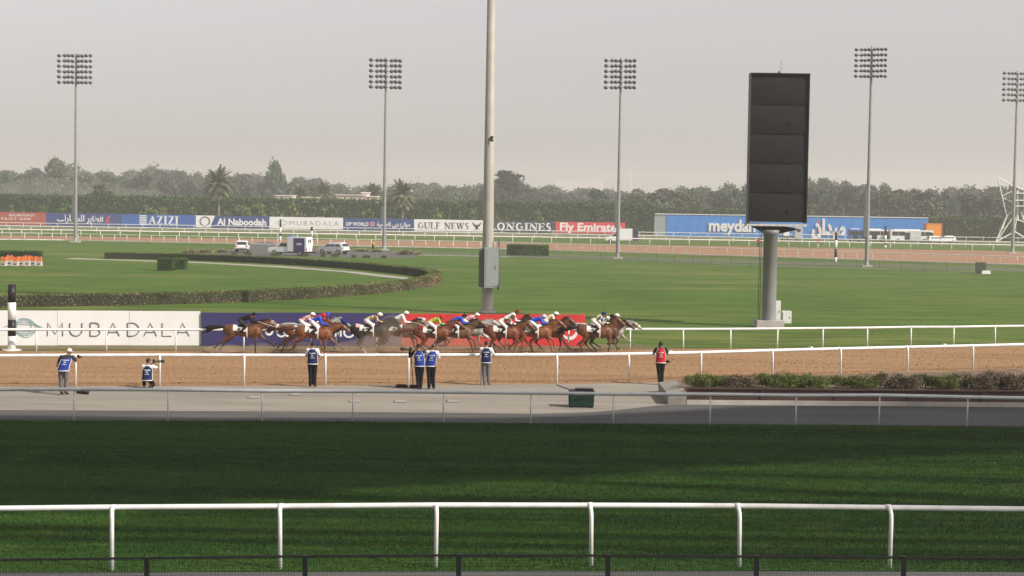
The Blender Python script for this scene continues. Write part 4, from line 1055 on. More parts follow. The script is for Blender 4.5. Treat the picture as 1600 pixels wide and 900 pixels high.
def mound_mesh(seed, m):
    r = np.random.default_rng(seed); n = 4200
    cl = [(r.uniform(-.42, .42), r.uniform(-.35, .35), r.uniform(.06, .50), r.uniform(.16, .30)) for _ in range(16)]
    pts = []
    for x_, y_, z_, q in cl:
        z_ = min(z_, .62 * math.sqrt(max(.05, 1 - (x_ / .62) ** 2))); d = r.normal(0, 1, (n // 16, 3)); d /= np.linalg.norm(d, axis=1)[:, None]; d *= (q * r.uniform(.3, 1.1, n // 16))[:, None]
        pts.append(d + (x_, y_, z_))
    pts = np.concatenate(pts); pts = pts[pts[:, 2] > 0.0]
    me = leaf_mesh('foliage', pts, .055, [m], aspect=.20, up=1.1)
    return me
SHR = {'g': [mound_mesh(i, SH_G) for i in range(4)], 'b': [mound_mesh(10 + i, SH_B) for i in range(4)], 't': [tuft_mesh(500, .7, 1.2, 20 + i, [SH_T]) for i in range(2)]}
STEM = MB().loft([(0, 0, -.03), (0, 0, .22)], [.025, .01], (1, 0, 0), 6).mesh('stem', BARK)
def shrub(px, py, z, w_px, h_px, kind, k, label, group):
    b = G(px, py, z); s = b.y / F_PX
    t = thing('shrub', label, 'shrub', b, k * 1.7, group, (w_px * s / 1.2, w_px * s / 1.2, h_px * s / .8))
    link('foliage', SHR[kind][k % len(SHR[kind])], t); link('stem', STEM, t)
PL = [(1090, 'g', 40, 26), (1118, 'g', 42, 25), (1152, 'b', 46, 26), (1190, 'g', 30, 27), (1218, 'g', 44, 28), (1252, 'g', 44, 28), (1280, 'g', 36, 24), (1308, 'g', 34, 23), (1346, 'g', 50, 25), (1384, 'b', 40, 30), (1416, 'b', 46, 26),
      (1446, 'g', 38, 27), (1478, 'g', 42, 26), (1500, 'b', 40, 30), (1528, 'b', 50, 28), (1556, 'b', 46, 30), (1584, 'b', 48, 32), (1612, 'g', 46, 28)]
for i, (px, kd, w, h) in enumerate(PL):
    shrub(px, 605 + (px - 1090) * .006 + (i % 2) * -2.0, ZT - .1, w * 1.25, h * .95, kd, i, f'{ORD[i]} feathery {"green" if kd == "g" else "brownish"} shrub from the left end of the planter', 'shrubs in the raised planter')
for i, (px, py, kd, w, h) in enumerate([(296, 396, 't', 26, 9), (322, 395, 't', 24, 9), (346, 394.5, 't', 20, 9), (366, 398, 'g', 14, 5), (388, 398, 'g', 16, 5), (430, 399.5, 'g', 16, 5), (476, 400.5, 'g', 15, 7), (505, 401, 'g', 13, 7), (524, 401.5, 'g', 15, 6),
                                        (553, 402.5, 'g', 10, 6), (573, 403, 'g', 13, 6), (600, 403.5, 'g', 11, 6), (566, 393, 't', 26, 7), (588, 394, 't', 22, 7), (634, 398, 't', 30, 12), (655, 398.5, 't', 14, 9)]):
    shrub(px, py, 0, w, h, kd, i + 3, f'{ORD[i]} low {"green" if kd == "g" else "straw coloured"} tuft from the left along the service road by the cars', 'tufts along the service road')
del i

# ================================================================== far buildings
def villa(px0, px1, ptop, d, label, m, base=0, roof=None, name='villa'):
    a, b = P(px0, 330, d), P(px1, 330, d); w = b.x - a.x; h = hgt(px0, ptop, d)
    t = thing(name, label, 'building', (a.x, d, 0))
    MB().box((w / 2, 5, h / 2), (w, 10, h)).build('wall', m, t)
    MB().box((w / 2, 4.9, h + .15), (w + .6, 10.6, .3)).build('roof', mat('pale_roof', (.62, .58, .52), .7), t)
    wn = MB().box((0, 0, 0), (1.4, .1, 1.5)).mesh('window', GLASS); k = max(2, int(w / 4))
    for i in range(k): link('window', wn, t, (w * (i + .5) / k, -.03, h - 2.3))
    return t
PINK = mat('pale_pink_render', (.52, .44, .37), .8, .08, .3)
villa(525, 570, 305, 545, 'low pale pink villa showing above the tall hedge', PINK)
villa(570, 588, 307.5, 546, 'pale annex wall right of the low pink villa', PINK)
villa(565, 577, 301.5, 555, 'small white roof block behind the low pink villa', mat('white_render', (.66, .63, .58), .8))
villa(430, 456, 306, 550, 'pale villa roof just above the hedge, left of centre', mat('white_render', (.66, .63, .58), .8))
villa(472, 494, 309, 552, 'second pale villa roof above the hedge, left of the pink villa', mat('white_render', (.66, .63, .58), .8))
t = villa(867, 943, 279, 3000, 'large pale block fading into the haze on the skyline', mat('distant_render', (.46, .44, .41), .8), name='hazy_building')
t2 = villa(912, 943, 276.5, 3020, 'taller right end of the hazy pale block on the skyline', mat('distant_render', (.46, .44, .41), .8), name='hazy_building')
t = thing('radio_mast', 'thin distant mast on the skyline right of the hazy block', 'mast', P(985, 330, 1500)); t.location.z = 0
MB().loft([(0, 0, 0), (0, 0, hgt(985, 271, 1500))], [.5, .25], (1, 0, 0), 6).build('pole', WHITE_OLD, t); MB().box((0, 0, hgt(985, 272, 1500)), (1.6, .6, .8)).build('antenna', WHITE_OLD, t)
t = thing('pylon', 'faint lattice pylon on the skyline right of the second mast', 'pylon', P(653, 330, 2200)); t.location.z = 0
H = hgt(653, 273, 2200); pl = MB()
for sx in (-1, 1):
    for sy in (-1, 1): pl.loft([(sx * 2.2, sy * 2.2, 0), (sx * .35, sy * .35, H)], [.2, .12], (1, 0, 0), 4)
for i in range(9):
    f0, f1 = i / 9, (i + 1) / 9; w0, w1 = 2.2 + (.35 - 2.2) * f0, 2.2 + (.35 - 2.2) * f1
    pl.loft([(-w0, -w0, H * f0), (w1, -w1, H * f1)], .1, (0, 1, 0), 4).loft([(w0, -w0, H * f0), (-w1, -w1, H * f1)], .1, (0, 1, 0), 4)
pl.build('lattice', POLE, t)
for z in (.7, .82, .94): MB().box((0, 0, H * z), (6, .2, .2)).build('cross_arm', POLE, t)
# white lattice tower at the right edge
D = 440.0
t = thing('lattice_tower', 'white lattice tower with leaning boom at the right edge', 'tower', P(1578, 330, D)); t.location.z = 0
o0 = t.location.copy()
def lp(px, py, dy=0.0):
    q = P(px, py, D) - o0; return Vector((q.x, dy, q.z))
def strut(a, b, r=.22, nm='strut', y0=0.0, y1=0.0):
    MB().loft([lp(*a, y0), lp(*b, y1)], r * .8, (0, 1, 0), 8).build(nm, WHITE_OLD, t)
for (a, b, r) in (((1556, 378), (1573, 338), .28), ((1573, 338), (1559, 278), .2), ((1559, 278), (1582, 290), .2), ((1582, 290), (1612, 300), .2), ((1556, 378), (1585, 362), .22), ((1585, 362), (1612, 378), .25), ((1573, 338), (1566, 358), .18), ((1561, 372), (1582, 340), .2), ((1582, 340), (1612, 352), .2),
                  ((1595, 330), (1612, 385), .28), ((1567, 306), (1581, 299), .12), ((1568, 309), (1584, 318), .15), ((1573, 338), (1590, 322), .15), ((1590, 298), (1590, 345), .3), ((1585, 362), (1590, 330), .2), ((1600, 300), (1600, 345), .25)):
    strut(a, b, r)
strut((1559, 278), (1548, 274), .08)
for py in (302, 313, 322): MB().box((lp(1600, py).x, 0, lp(1600, py).z), (5.5, 3, .25)).build('platform', WHITE, t)
for sx in (1556, 1612): MB().box((lp(sx, 380).x, 0, .15), (1.2, 3.2, .3)).build('footing', CONC, t)

# ================================================================== vehicles
CAR_W = mat('white_car_paint', (.74, .75, .76), .25, .03, spec=.5); PURPLE = mat('purple_car_paint', (.045, .025, .12), .3, .05, spec=.5); RED_L = mat('tail_lamp', (.45, .02, .02), .3); SILV = mat('alloy', (.45, .46, .47), .35, .05, metal=.7)
BUSBLUE = mat('blue_bus_paint', (.03, .12, .42), .3, .05, spec=.5)
TY = MB().loft([(0, -.11, 0), (0, .11, 0)], .36, (1, 0, 0), 18).mesh('tyre', RUBBER, False)
RI = MB().loft([(0, -.125, 0), (0, .125, 0)], .22, (1, 0, 0), 12).mesh('rim', SILV)
def wheel(t, x, y, s=1.0):
    w = link('wheel', TY, t, (x, y, .36 * s)); w.scale = (s, s, s); link('rim', RI, w); return w
def shell(prof_low, prof_cab, w, wc, m):
    """Car body from a side outline (x,z): full width below, tapering to wc at the roof."""
    mb = MB(); zs = [z for _, z in prof_cab]; zl, zh = min(zs), max(zs)
    mb.prism(prof_low, -w / 2, w / 2)
    n = len(prof_cab); vs = []
    for sg in (-1, 1):
        for x, z in prof_cab: vs.append((x, sg * (w / 2 * .97 + (wc / 2 - w / 2 * .97) * (z - zl) / (zh - zl)), z))
    mb.add(vs, [tuple(range(n)), tuple(range(2 * n - 1, n - 1, -1))] + [(j, n + j, n + (j + 1) % n, (j + 1) % n) for j in range(n)])
    return mb
def bevel(me, w=.05):
    bm = bmesh.new(); bm.from_mesh(me); bmesh.ops.recalc_face_normals(bm, faces=bm.faces)
    bmesh.ops.bevel(bm, geom=list(bm.edges), offset=w, segments=2, affect='EDGES', clamp_overlap=True); bm.to_mesh(me); bm.free(); return me
def suv(label, loc, rz, m=CAR_W):
    t = thing('car', label, 'car', loc, rz, 'white cars on the course')
    low = [(-2.3, .42), (2.25, .38), (2.32, .75), (2.15, 1.0), (1.2, 1.12), (-2.25, 1.15), (-2.36, .8)]; cab = [(-2.22, 1.13), (1.15, 1.11), (.45, 1.66), (-.2, 1.76), (-1.6, 1.74), (-1.95, 1.62)]
    link('body', bevel(shell(low, cab, 1.88, 1.42, m).mesh('body', m), .04), t)
    for x in (-1.45, 1.42):
        for y in (-.86, .86): wheel(t, x, y, 1.0)
    for sg in (-1, 1):
        for x0, x1, x2, x3 in ((-1.85, -.85, -.9, -1.55), (-.78, .05, .0, -.72), (.12, .95, .38, .08)):
            y0, y1 = sg * .925, sg * .74
            MB().add([(x0, y0, 1.17), (x1, y0, 1.17), (x2, y1, 1.62), (x3, y1, 1.62)], [(0, 1, 2, 3)] if sg < 0 else [(3, 2, 1, 0)]).build('side_window', GLASS, t)
        MB().box((2.25, sg * .68, .82), (.16, .36, .14)).build('headlight', SILV, t); MB().box((-2.30, sg * .74, .95), (.12, .26, .22)).build('tail_light', RED_L, t)
        MB().box((.75, sg * 1.0, 1.16), (.12, .18, .14)).build('mirror', BLACK, t)
    MB().add([(-2.24, -.78, 1.18), (-2.24, .78, 1.18), (-2.0, .66, 1.60), (-2.0, -.66, 1.60)], [(3, 2, 1, 0)]).build('rear_window', GLASS, t)
    MB().add([(1.12, -.8, 1.15), (1.12, .8, 1.15), (.52, .68, 1.63), (.52, -.68, 1.63)], [(0, 1, 2, 3)]).build('windscreen', GLASS, t)
    MB().box((-2.33, 0, .52), (.12, 1.7, .2)).build('bumper', BLACK, t); MB().box((-2.375, 0, .78), (.01, .5, .12)).build('number_plate', WHITE, t)
    return t
suv('white car seen from behind, leftmost of the parked vehicles', G(379, 394), R(95))
suv('white off-road car parked right of the ambulance', G(521, 397), R(178 - 28))
# ambulance
t = thing('ambulance', 'white pickup ambulance with dark purple box panel on the service road', 'ambulance', G(452, 399), R(180 - 18))
low = [(-.2, .5), (2.9, .45), (2.98, .85), (2.85, 1.12), (1.75, 1.25), (-.2, 1.25)]; cab = [(-.15, 1.24), (1.7, 1.23), (1.0, 1.82), (.1, 1.85), (-.15, 1.8)]
link('cab', bevel(shell(low, cab, 1.85, 1.5, CAR_W).mesh('cab', CAR_W), .04), t)
bx = MB().box((-1.65, 0, 1.62), (3.0, 2.1, 2.1)).mesh('box', CAR_W); link('box', bevel(bx, .06), t)
MB().box((-1.2, 0, .5), (5.4, 1.2, .22)).build('chassis', BLACK, t)
for sg in (-1, 1):
    o = MB().box((-2.0, sg * 1.06, 1.55), (1.7, .02, 1.9)).build('side_panel', PURPLE, t)
    MB().box((-2.0, sg * 1.075, 1.75), (.8, .015, .10)).box((-2.0, sg * 1.075, 1.58), (.8, .015, .10)).build('lettering', WHITE, o)
    for x in (-2.1, 1.95): wheel(t, x, sg * .84, 1.05)
    MB().add([(.0, sg * .915, 1.27), (1.45, sg * .915, 1.27), (.95, sg * .78, 1.76), (.05, sg * .77, 1.78)], [(0, 1, 2, 3)]).build('side_window', GLASS, t)
    MB().box((2.93, sg * .66, .92), (.12, .34, .18)).build('headlight', SILV, t); MB().box((-3.16, sg * .95, .9), (.04, .16, .4)).build('tail_light', RED_L, t)
    MB().box((-3.16, sg * .28, 2.1), (.03, .36, .45)).build('rear_window', GLASS, t)
MB().add([(1.66, -.78, 1.28), (1.66, .78, 1.28), (1.05, .7, 1.78), (1.05, -.7, 1.78)], [(0, 1, 2, 3)]).build('windscreen', GLASS, t)
MB().box((-3.2, 0, .55), (.1, 2.0, .16)).build('bumper', BLACK, t); MB().box((-.35, 0, 2.74), (.3, 1.3, .14)).build('light_bar', mat('beacon_blue', (.05, .1, .5), .2), t)
# far van
t = thing('van', 'white box van with dark blue rear end behind the far rails', 'van', P(972, 378, 372), R(180)); t.location.z = 0
low = [(1.2, .4), (3.6, .4), (3.7, .9), (3.3, 1.15), (2.5, 1.3), (1.2, 1.3)]; cab = [(1.22, 1.29), (2.5, 1.28), (2.0, 2.0), (1.22, 2.05)]
link('cab', bevel(shell(low, cab, 1.9, 1.6, CAR_W).mesh('cab', CAR_W), .04), t); link('box', bevel(MB().box((-.5, 0, 1.75), (3.3, 2.2, 2.5)).mesh('box', CAR_W), .05), t)
MB().box((-2.75, 0, 1.75), (1.15, 2.22, 2.5)).build('rear_body', PURPLE, t)
for sg in (-1, 1):
    for x in (-2.2, 2.6): wheel(t, x, sg * .9, 1.05)
    MB().add([(1.3, sg * .93, 1.33), (2.3, sg * .93, 1.33), (1.95, sg * .84, 1.92), (1.3, sg * .84, 1.95)], [(0, 1, 2, 3)]).build('side_window', GLASS, t)
    MB().box((-2.75, sg * 1.12, 2.2), (.8, .02, .6)).build('rear_side_window', GLASS, t)
# buses
def bus(label, px0, px1, d, m, panel=None, name='bus', door_front=True):
    a, b = P(px0, 370, d), P(px1, 370, d); L = b.x - a.x; h = 3.05
    t = thing(name, label, 'bus', ((a.x + b.x) / 2, d, 0), 0)
    link('body', bevel(MB().box((0, 1.25, 1.72), (L, 2.5, 2.65)).mesh('body', m), .10), t)
    MB().box((-L * .1, 1.25, 3.12), (L * .6, 1.8, .22)).build('roof_unit', WHITE, t)
    n = max(2, int(L / 1.7)); w = L * .92 / n
    wm_ = MB().box((0, -.012, 2.15), (w * .94, .02, 1.0)).mesh('side_window', GLASS)
    for i in range(n):
        x = -L * .46 + (i + .5) * w
        if panel and panel[0] < (x + L / 2) / L < panel[1]: continue
        link('side_window', wm_, t, (x, 0, 0))
    if panel: MB().box(((panel[0] + panel[1]) / 2 * L - L / 2, -.014, 1.75), ((panel[1] - panel[0]) * L, .02, 2.1)).build('advert_panel', mat('grey_advert', (.55, .54, .53), .5, .15, 1.5), t)
    for x in (-L * .1, L * .44): MB().box((x, -.02, 1.45), (1.3, .02, 2.0)).build('door', GLASS, t)
    for x in (-L * .32, L * .29):
        for y in (.12, 2.38): wheel(t, x, y, 1.3)
    MB().add([(L / 2 + .012, .2, 1.4), (L / 2 + .012, 2.3, 1.4), (L / 2 + .012, 2.3, 2.8), (L / 2 + .012, .2, 2.8)], [(0, 1, 2, 3)]).build('windscreen', GLASS, t)
    MB().box((0, 1.25, .42), (L * .98, 2.3, .2)).build('skirt', BLACK, t)
    return t
bus('long white bus with grey side panel, in front of blue building right end', 1391, 1458, 425, CAR_W, (.40, .72))
t = bus('white bus half hidden behind the mast right of the big screen', 1352, 1388, 427, CAR_W)
MB().box((2.1, -.03, 2.15), (1.1, .02, .9)).build('red_sign', RED_L, t)
bus('dark blue minibus in front of the blue building, left of the mast', 1327, 1351, 426, BUSBLUE)
suv('white car partly hidden at the nose of the long white bus', (P(1463, 372, 421).x, 421, 0), R(10))
suv('white off-road car at right of the orange container', (P(1478, 372, 428).x, 428, 0), R(190))
t = thing('lorry', 'grey and white lorry cab partly hidden behind the screen column', 'lorry', (P(1234, 372, 430).x, 430, 0))
low = [(-2.5, .6), (1.2, .6), (1.2, 1.0), (-2.5, 1.0)]
MB().prism(low, -1, 1).build('chassis', BLACK, t, fix=True); link('cab', bevel(MB().box((2.0, 0, 1.95), (2.0, 2.3, 2.7)).mesh('cab', mat('pale_grey_paint', (.45, .46, .47), .4)), .12), t); link('tank', bevel(MB().box((-1.1, 0, 2.0), (1.6, 2.2, 2.0)).mesh('tank', CAR_W), .15), t)
MB().box((2.0, -1.16, 2.5), (1.0, .02, .8)).build('side_window', GLASS, t)
for x in (-1.6, -.2, 2.1):
    for y in (-.9, .9): wheel(t, x, y, 1.3)

# ================================================================== plastic barriers
OR = mat('orange_plastic', (.72, .17, .05), .5, .12, 2); BW = mat('dirty_white_plastic', (.52, .47, .43), .6, .2, 3)
for i in range(7):
    a = G(6 + i * 9.2, 415.5 - (i % 2) * .7); s = a.y / F_PX; w = 8.6 * s; h = 14.5 * s * (1.0 + .12 * (i % 3 == 1))
    t = thing('water_barrier', f'{ORD[i]} orange and white plastic barrier from the left edge of the lawn', 'barrier', a, random.uniform(-.15, .15), 'plastic barriers on the lawn')
    MB().prism([(-w / 2, 0), (w / 2, 0), (w / 2, h * .5), (-w / 2, h * .5)], -.22, .22).build('lower_block', BW, t, fix=True)
    MB().prism([(-w * .46, h * .505), (w * .46, h * .505), (w * .46, h), (w * .2, h), (w * .2, h * .9), (-w * .2, h * .9), (-w * .2, h), (-w * .46, h)], -.13, .13).build('upper_block', OR, t, fix=True)
    MB().box((0, -.228, h * .2), (w * .5, .02, h * .12)).build('forklift_slot', BLACK, t)

# ================================================================== gear on the concrete
cg = G(908.5, 637.5); k = cg.y / F_PX
t = thing('equipment_case', 'dark green equipment case with black tray on the concrete apron', 'case', cg)
GREEN = mat('dark_green_case', (.008, .035, .024), .5, .15, 4)
w = 39 * k; h = 24 * k
link('body', bevel(MB().box((0, .35, h / 2 + .02), (w, .66, h), taper=1.03).mesh('body', GREEN), .05), t)
MB().box((0, .35, h + .05), (w * 1.02, .68, .05)).build('lid', BLACK, t); MB().box((.1, .3, h + .11), (w * .72, .4, .06)).build('tray', BLACK, t)
MB().loft([(-.2, -.02, h * .7), (-.17, -.05, h * .7), (.17, -.05, h * .7), (.2, -.02, h * .7)], .015, (0, 0, 1), 6).build('handle', BLACK, t)
for x in (-.35, .4): MB().loft([(x - .04, .05, .05), (x + .04, .05, .05)], .05, (0, 1, 0), 8).build('castor', BLACK, t)
cp = [G(870, 602), G(878, 605), G(886, 608), G(893, 610)]
tag(MB().loft([(p.x, p.y, .02) for i, p in enumerate(cp)], .02, (0, 0, 1), 6).build('cable', BLACK), 'black cable from the white rail post to the green case', 'cable')
t = thing('camera_bag', 'black camera bag lying at the foot of the rail beside the monopod', 'bag', G(627, 606.5))
link('body', bevel(MB().box((0, .25, .065), (.62, .36, .11), taper=.8).mesh('body', BLACK), .06), t); MB().loft([(-.25, .2, .10), (-.1, .12, .15), (.12, .1, .14), (.25, .2, .10)], .015, (0, 1, 0), 6).build('strap', BLACK, t); MB().box((.5, .2, .07), (.35, .3, .12)).build('side_pouch', BLACK, t)
t = thing('camera_lens', 'black telephoto lens lying on the concrete near the grey-trousered photographer', 'lens', G(128, 616), R(-12))
MB().loft([(-.22, 0, .075), (0, 0, .075), (.02, 0, .085), (.2, 0, .085)], [.05, .055, .075, .08], (0, 1, 0), 12).build('barrel', BLACK, t, True); MB().loft([(.2, 0, .085), (.26, 0, .085)], [.085, .09], (0, 1, 0), 12).build('hood', BLACK, t, True)
for i, (px, py) in enumerate(((397, 621), (462, 616.5), (554, 627), (625, 627.5), (707, 627))):
    t = thing('access_cover', f'{ORD[i]} flush rectangular access cover from the left in the concrete apron', 'cover', G(px, py), 0, 'access covers in the apron')
    MB().box((0, 0, .012), (.40, .72, .012)).build('plate', mat('cover_plate', (.30, .29, .265), .7, .08), t); MB().box((-.215, 0, .011), (.03, .78, .012)).box((0, -.375, .0115), (.46, .03, .012)).build('frame', DARKSTEEL, t)

# ================================================================== people
SKIN = mat('skin', (.30, .165, .105), .55, .1, 6); SKIN_D = mat('skin_brown', (.17, .09, .055), .55, .1, 6)
HAIR = mat('dark_hair', (.015, .011, .009), .6, .2, 20)
CLOTH = {}
def cloth(c, n=None, var=.12):
    k = tuple(c)
    if k not in CLOTH: CLOTH[k] = mat(n or 'cloth_%d' % len(CLOTH), c, .85, var, 9, .35, 25, spec=.1)
    return CLOTH[k]
C_WHITE, C_BLACK, C_BLUE, C_GREY, C_RED, C_DKGREY = cloth((.76, .74, .72), 'white_cloth', .05), cloth((.012, .012, .014), 'black_cloth'), cloth((.020, .045, .26), 'blue_bib_cloth'), cloth((.14, .13, .125), 'grey_cloth'), cloth((.50, .02, .035), 'red_bib_cloth'), cloth((.045, .043, .045), 'charcoal_cloth')
C_NAVY = cloth((.016, .024, .085), 'navy_bib_cloth'); C_LGREY = cloth((.42, .41, .40), 'light_grey_cloth')
def with_mat(name, me, m, parent, loc=(0, 0, 0)):
    if not me.materials: me.materials.append(m)
    o = link(name, me, parent, loc); o.material_slots[0].link = 'OBJECT'; o.material_slots[0].material = m; return o
V = Vector
def hand(mb, wrist, dirv, normal, curl=.6, mir=1):
    d = dirv.normalized(); n = (normal - d * normal.dot(d)).normalized(); s = d.cross(n) * mir
    kn = wrist + d * .085
    mb.loft([wrist - d * .02, wrist + d * .03, kn], [(.028, .022), (.040, .018), (.042, .016)], s, 8)
    for i, L in enumerate((.070, .080, .076, .058)):
        b = kn + s * (.033 - .022 * i) - d * .01; p1 = b + d * (L * .45) + n * (-.1 * L * curl); p2 = p1 + (d * (1 - curl) - n * curl).normalized() * (L * .55)
        mb.loft([b, p1, p2], [.0100, .0095, .0078], s, 6)
    tb = wrist + d * .025 + s * .034
    mb.loft([tb, tb + (d * .6 + s * .6 - n * .2).normalized() * .04, tb + (d * .9 + s * .3 - n * .5).normalized() * .066], [.013, .011, .009], n, 6)
def figure_parts(J, bib=None, long_sleeve=False, headrot=0.0, loose=1.0, boots=False, res=.0125):
    """Meshes of one clothed figure from its joints: body (one skin), trousers, shirt, shoes, and a bib if asked."""
    side = (V(J['hipR']) - V(J['hipL'])).normalized(); fwd = V((-side.y, side.x, 0))
    pel, wai, che, nek, hed = (V(J[k]) for k in ('pelvis', 'waist', 'chest', 'neck', 'head'))
    face = V(J.get('face', tuple(fwd))).normalized(); up = (hed - nek).normalized()
    hs = face.cross(V((0, 0, 1))); hs = hs.normalized() if hs.length > .1 else side
    body = MB()
    body.loft([pel - (wai - pel) * .5, pel, wai, che, nek - (nek - che) * .25, nek], [(.10, .08), (.155, .105), (.135, .095), (.165, .115), (.145, .09), (.06, .06)], side, 12)
    body.loft([nek - (hed - nek) * .15, hed], [.055, .052], side, 10)
    hup = face.cross(-hs) if False else hs.cross(face); rot = Matrix((hs, face, hup)).transposed()
    body.ball(hed + hup * .03, (.076, .096, .105), 12, 9, rot=rot)
    body.loft([hed + face * .03 - hup * .045, hed + face * .075 - hup * .085], [.055, .030], hs, 8)
    body.loft([hed + face * .085 + hup * .015, hed + face * .112 - hup * .022], [.012, .017], hs, 6)
    body.loft([hed + face * .082 - hup * .052 - hs * .02, hed + face * .082 - hup * .052 + hs * .02], .012, hup, 6)
    for sg in (-1, 1):
        body.ball(hed + hs * (sg * .078) - face * .005, (.012, .022, .032), 6, 5, rot=rot)
        body.ball(hed + face * .083 + hs * (sg * .033) + hup * .022, .013, 6, 5)
    tro, shi = MB(), MB(); shs = []
    tro.loft([pel - (wai - pel) * .62, pel, pel + (wai - pel) * .75], [(.11, .10), (.175, .125), (.152, .115)], side, 14)
    shi.loft([pel + (wai - pel) * .05, wai, che, nek - (nek - che) * .28, nek - (nek - che) * .06], [(.168, .125), (.158, .118), (.184, .134), (.165, .108), (.075, .075)], side, 14)
    for sd, sg in (('L', -1), ('R', 1)):
        hip, kne, ank, toe = (V(J[k + sd]) for k in ('hip', 'knee', 'ankle', 'toe'))
        mid = kne.lerp(ank, .35)
        body.loft([hip, kne, mid, ank], [.085, .056, .054, .038], fwd, 10); body.loft([ank - (toe - ank) * .22, ank.lerp(toe, .4), toe], [(.036, .036), (.042, .032), (.036, .018)], side, 8)
        end = ank if not boots else kne.lerp(ank, .25)
        tro.loft([hip, hip.lerp(kne, .5), kne, kne.lerp(end, .5), end], [.112, .098 * loose, .078 * loose, .074 * loose, .066 * loose], fwd, 12)
        f = toe - ank; sho = MB(); shs.append(sho)
        sho.loft([ank - f * .35, ank + f * .15, ank.lerp(toe, .75), toe + f * .12], [(.044, .046), (.05, .05), (.052, .034), (.035, .022)], side, 10)
        if boots: sho.loft([kne.lerp(ank, .22), mid, ank, ank + f * .05], [.066, .066, .052, .05], fwd, 10)
        else: sho.loft([ank + V((0, 0, .07)), ank], [.05, .05], fwd, 8)
        s_, e, w = (V(J[k + sd]) for k in ('sh', 'el', 'wr'))
        body.loft([s_, e, w], [.055, .042, .030], fwd, 10)
        hd = V(J.get('hd' + sd, tuple(w - e))); hand(body, w, hd, V(J.get('hn' + sd, (0, 0, -1))) if abs(hd.normalized().z) < .9 else V((0, -1, 0)), J.get('curl', .6), sg)
        ce = w if long_sleeve else s_.lerp(e, .78)
        shi.loft([che.lerp(s_, .55) + V((0, 0, .02)), s_, s_.lerp(e, .5), e if long_sleeve else ce] + ([e.lerp(w, .5), w] if long_sleeve else []), [.085, .078, .066, .058] + ([.050, .042] if long_sleeve else []), fwd, 10)
    out = {'body': remeshed(body, res, 3, .5, 'body'), 'trousers': remeshed(tro, .016, 5, .4, 'trousers'), 'shirt': remeshed(shi, .016, 5, .4, 'shirt'), 'shoes': [remeshed(q, .012, 3, .4, 'shoe') for q in shs]}
    if bib:
        bb = MB(); q = pel.lerp(wai, -.40)
        prof = [(q, .204, .158), (wai, .186, .145), (che, .200, .160), (che.lerp(nek, .55), .150, .135), (che.lerp(nek, .80), .125, .112)]
        n = 20; vs = []
        for p, a, b in prof:
            for j in range(n):
                w = 2 * math.pi * j / n; vs.append(p + side * (a * math.cos(w)) + fwd * (b * math.sin(w)))
        bb.add(vs, [(i * n + j, i * n + (j + 1) % n, (i + 1) * n + (j + 1) % n, (i + 1) * n + j) for i in range(len(prof) - 1) for j in range(n)])
        out['bib'] = bb.mesh('bib', []); out['bib'].polygons.foreach_set('use_smooth', [True] * len(out['bib'].polygons))
        def back(p, a, b, x, dz):   # point on the back of the bib
            w = -math.pi / 2 + x; return p + side * (a * 1.02 * math.cos(w)) + fwd * (b * 1.04 * math.sin(w)) + V((0, 0, dz))
        tr = MB()
        tr.loft([back(*prof[0], x, .005) for x in np.linspace(-1.5, 1.5, 12)], (.006, .016), fwd, 6)
        for sg in (-1, 1): tr.loft([back(p, a, b, sg * x_, 0) for (p, a, b), x_ in zip(prof, (1.45, 1.35, 1.2, 1.0, .9))], .011, fwd, 6)
        out['trim'] = tr.mesh('trim', [])
        mk = MB()
        def patch(t0, t1, x0, x1):
            f = lambda t_: (wai.lerp(che, t_), .186 + .014 * t_, .145 + .015 * t_)
            mk.add([back(*f(t0), x0, 0), back(*f(t0), x1, 0), back(*f(t1), x1, 0), back(*f(t1), x0, 0)], [(0, 1, 2, 3)])
        for i in range(5): patch(.86, 1.04, -.62 + i * .26, -.44 + i * .26)
        patch(.42, .70, -.20, -.08); patch(.42, .70, .06, .18); patch(.42, .5, -.2, .18)
        for i in range(4): patch(.10, .20, -.45 + i * .24, -.28 + i * .24)
        out['marks'] = mk.mesh('marks', [])
    return out
def cap_mesh(J, kind, brim=True):
    hed = V(J['head']); side = (V(J['hipR']) - V(J['hipL'])).normalized(); face = V(J.get('face', (0, 1, 0))).normalized(); hs = face.cross(V((0, 0, 1))).normalized(); hup = hs.cross(face); rot = Matrix((hs, face, hup)).transposed()
    mb = MB(); n, m = 14, 6
    k = {'cap': (.090, .108, .112, -.02), 'hair': (.083, .102, .112, -.35), 'helmet': (.105, .128, .128, -.12), 'short': (.0805, .0995, .109, -.15)}[kind]
    vs = []
    for i in range(m + 1):
        ph = (math.pi / 2 - k[3]) * i / m
        for j in range(n):
            w = 2 * math.pi * j / n
            dz = 0
            q = V((k[0] * math.sin(max(ph, .02)) * math.cos(w), k[1] * math.sin(max(ph, .02)) * math.sin(w), k[2] * math.cos(ph)))
            if kind in ('hair', 'short') and math.sin(w) > .2 and i > 3: q = q * .9 + V((0, 0, .03))
            vs.append(hed + hup * .032 + rot @ q)
    fs = [(i * n + j, (i + 1) * n + j, (i + 1) * n + (j + 1) % n, i * n + (j + 1) % n) for i in range(m) for j in range(n)] + [tuple(range(n))]
    mb.add(vs, fs)
    if brim and kind in ('cap', 'helmet'):
        L = .17 if kind == 'cap' else .155
        mb.add([hed + hup * .035 + rot @ V(q) for q in ((-.075, .06, .01), (.075, .06, .01), (.06, L, -.012), (-.06, L, -.012), (-.075, .06, .0), (.075, .06, .0), (.06, L, -.02), (-.06, L, -.02))], [(0, 1, 2, 3), (7, 6, 5, 4), (2, 6, 7, 3), (0, 3, 7, 4), (1, 5, 6, 2)])
    me = mb.mesh(kind, []); me.polygons.foreach_set('use_smooth', [True] * len(me.polygons)); return me
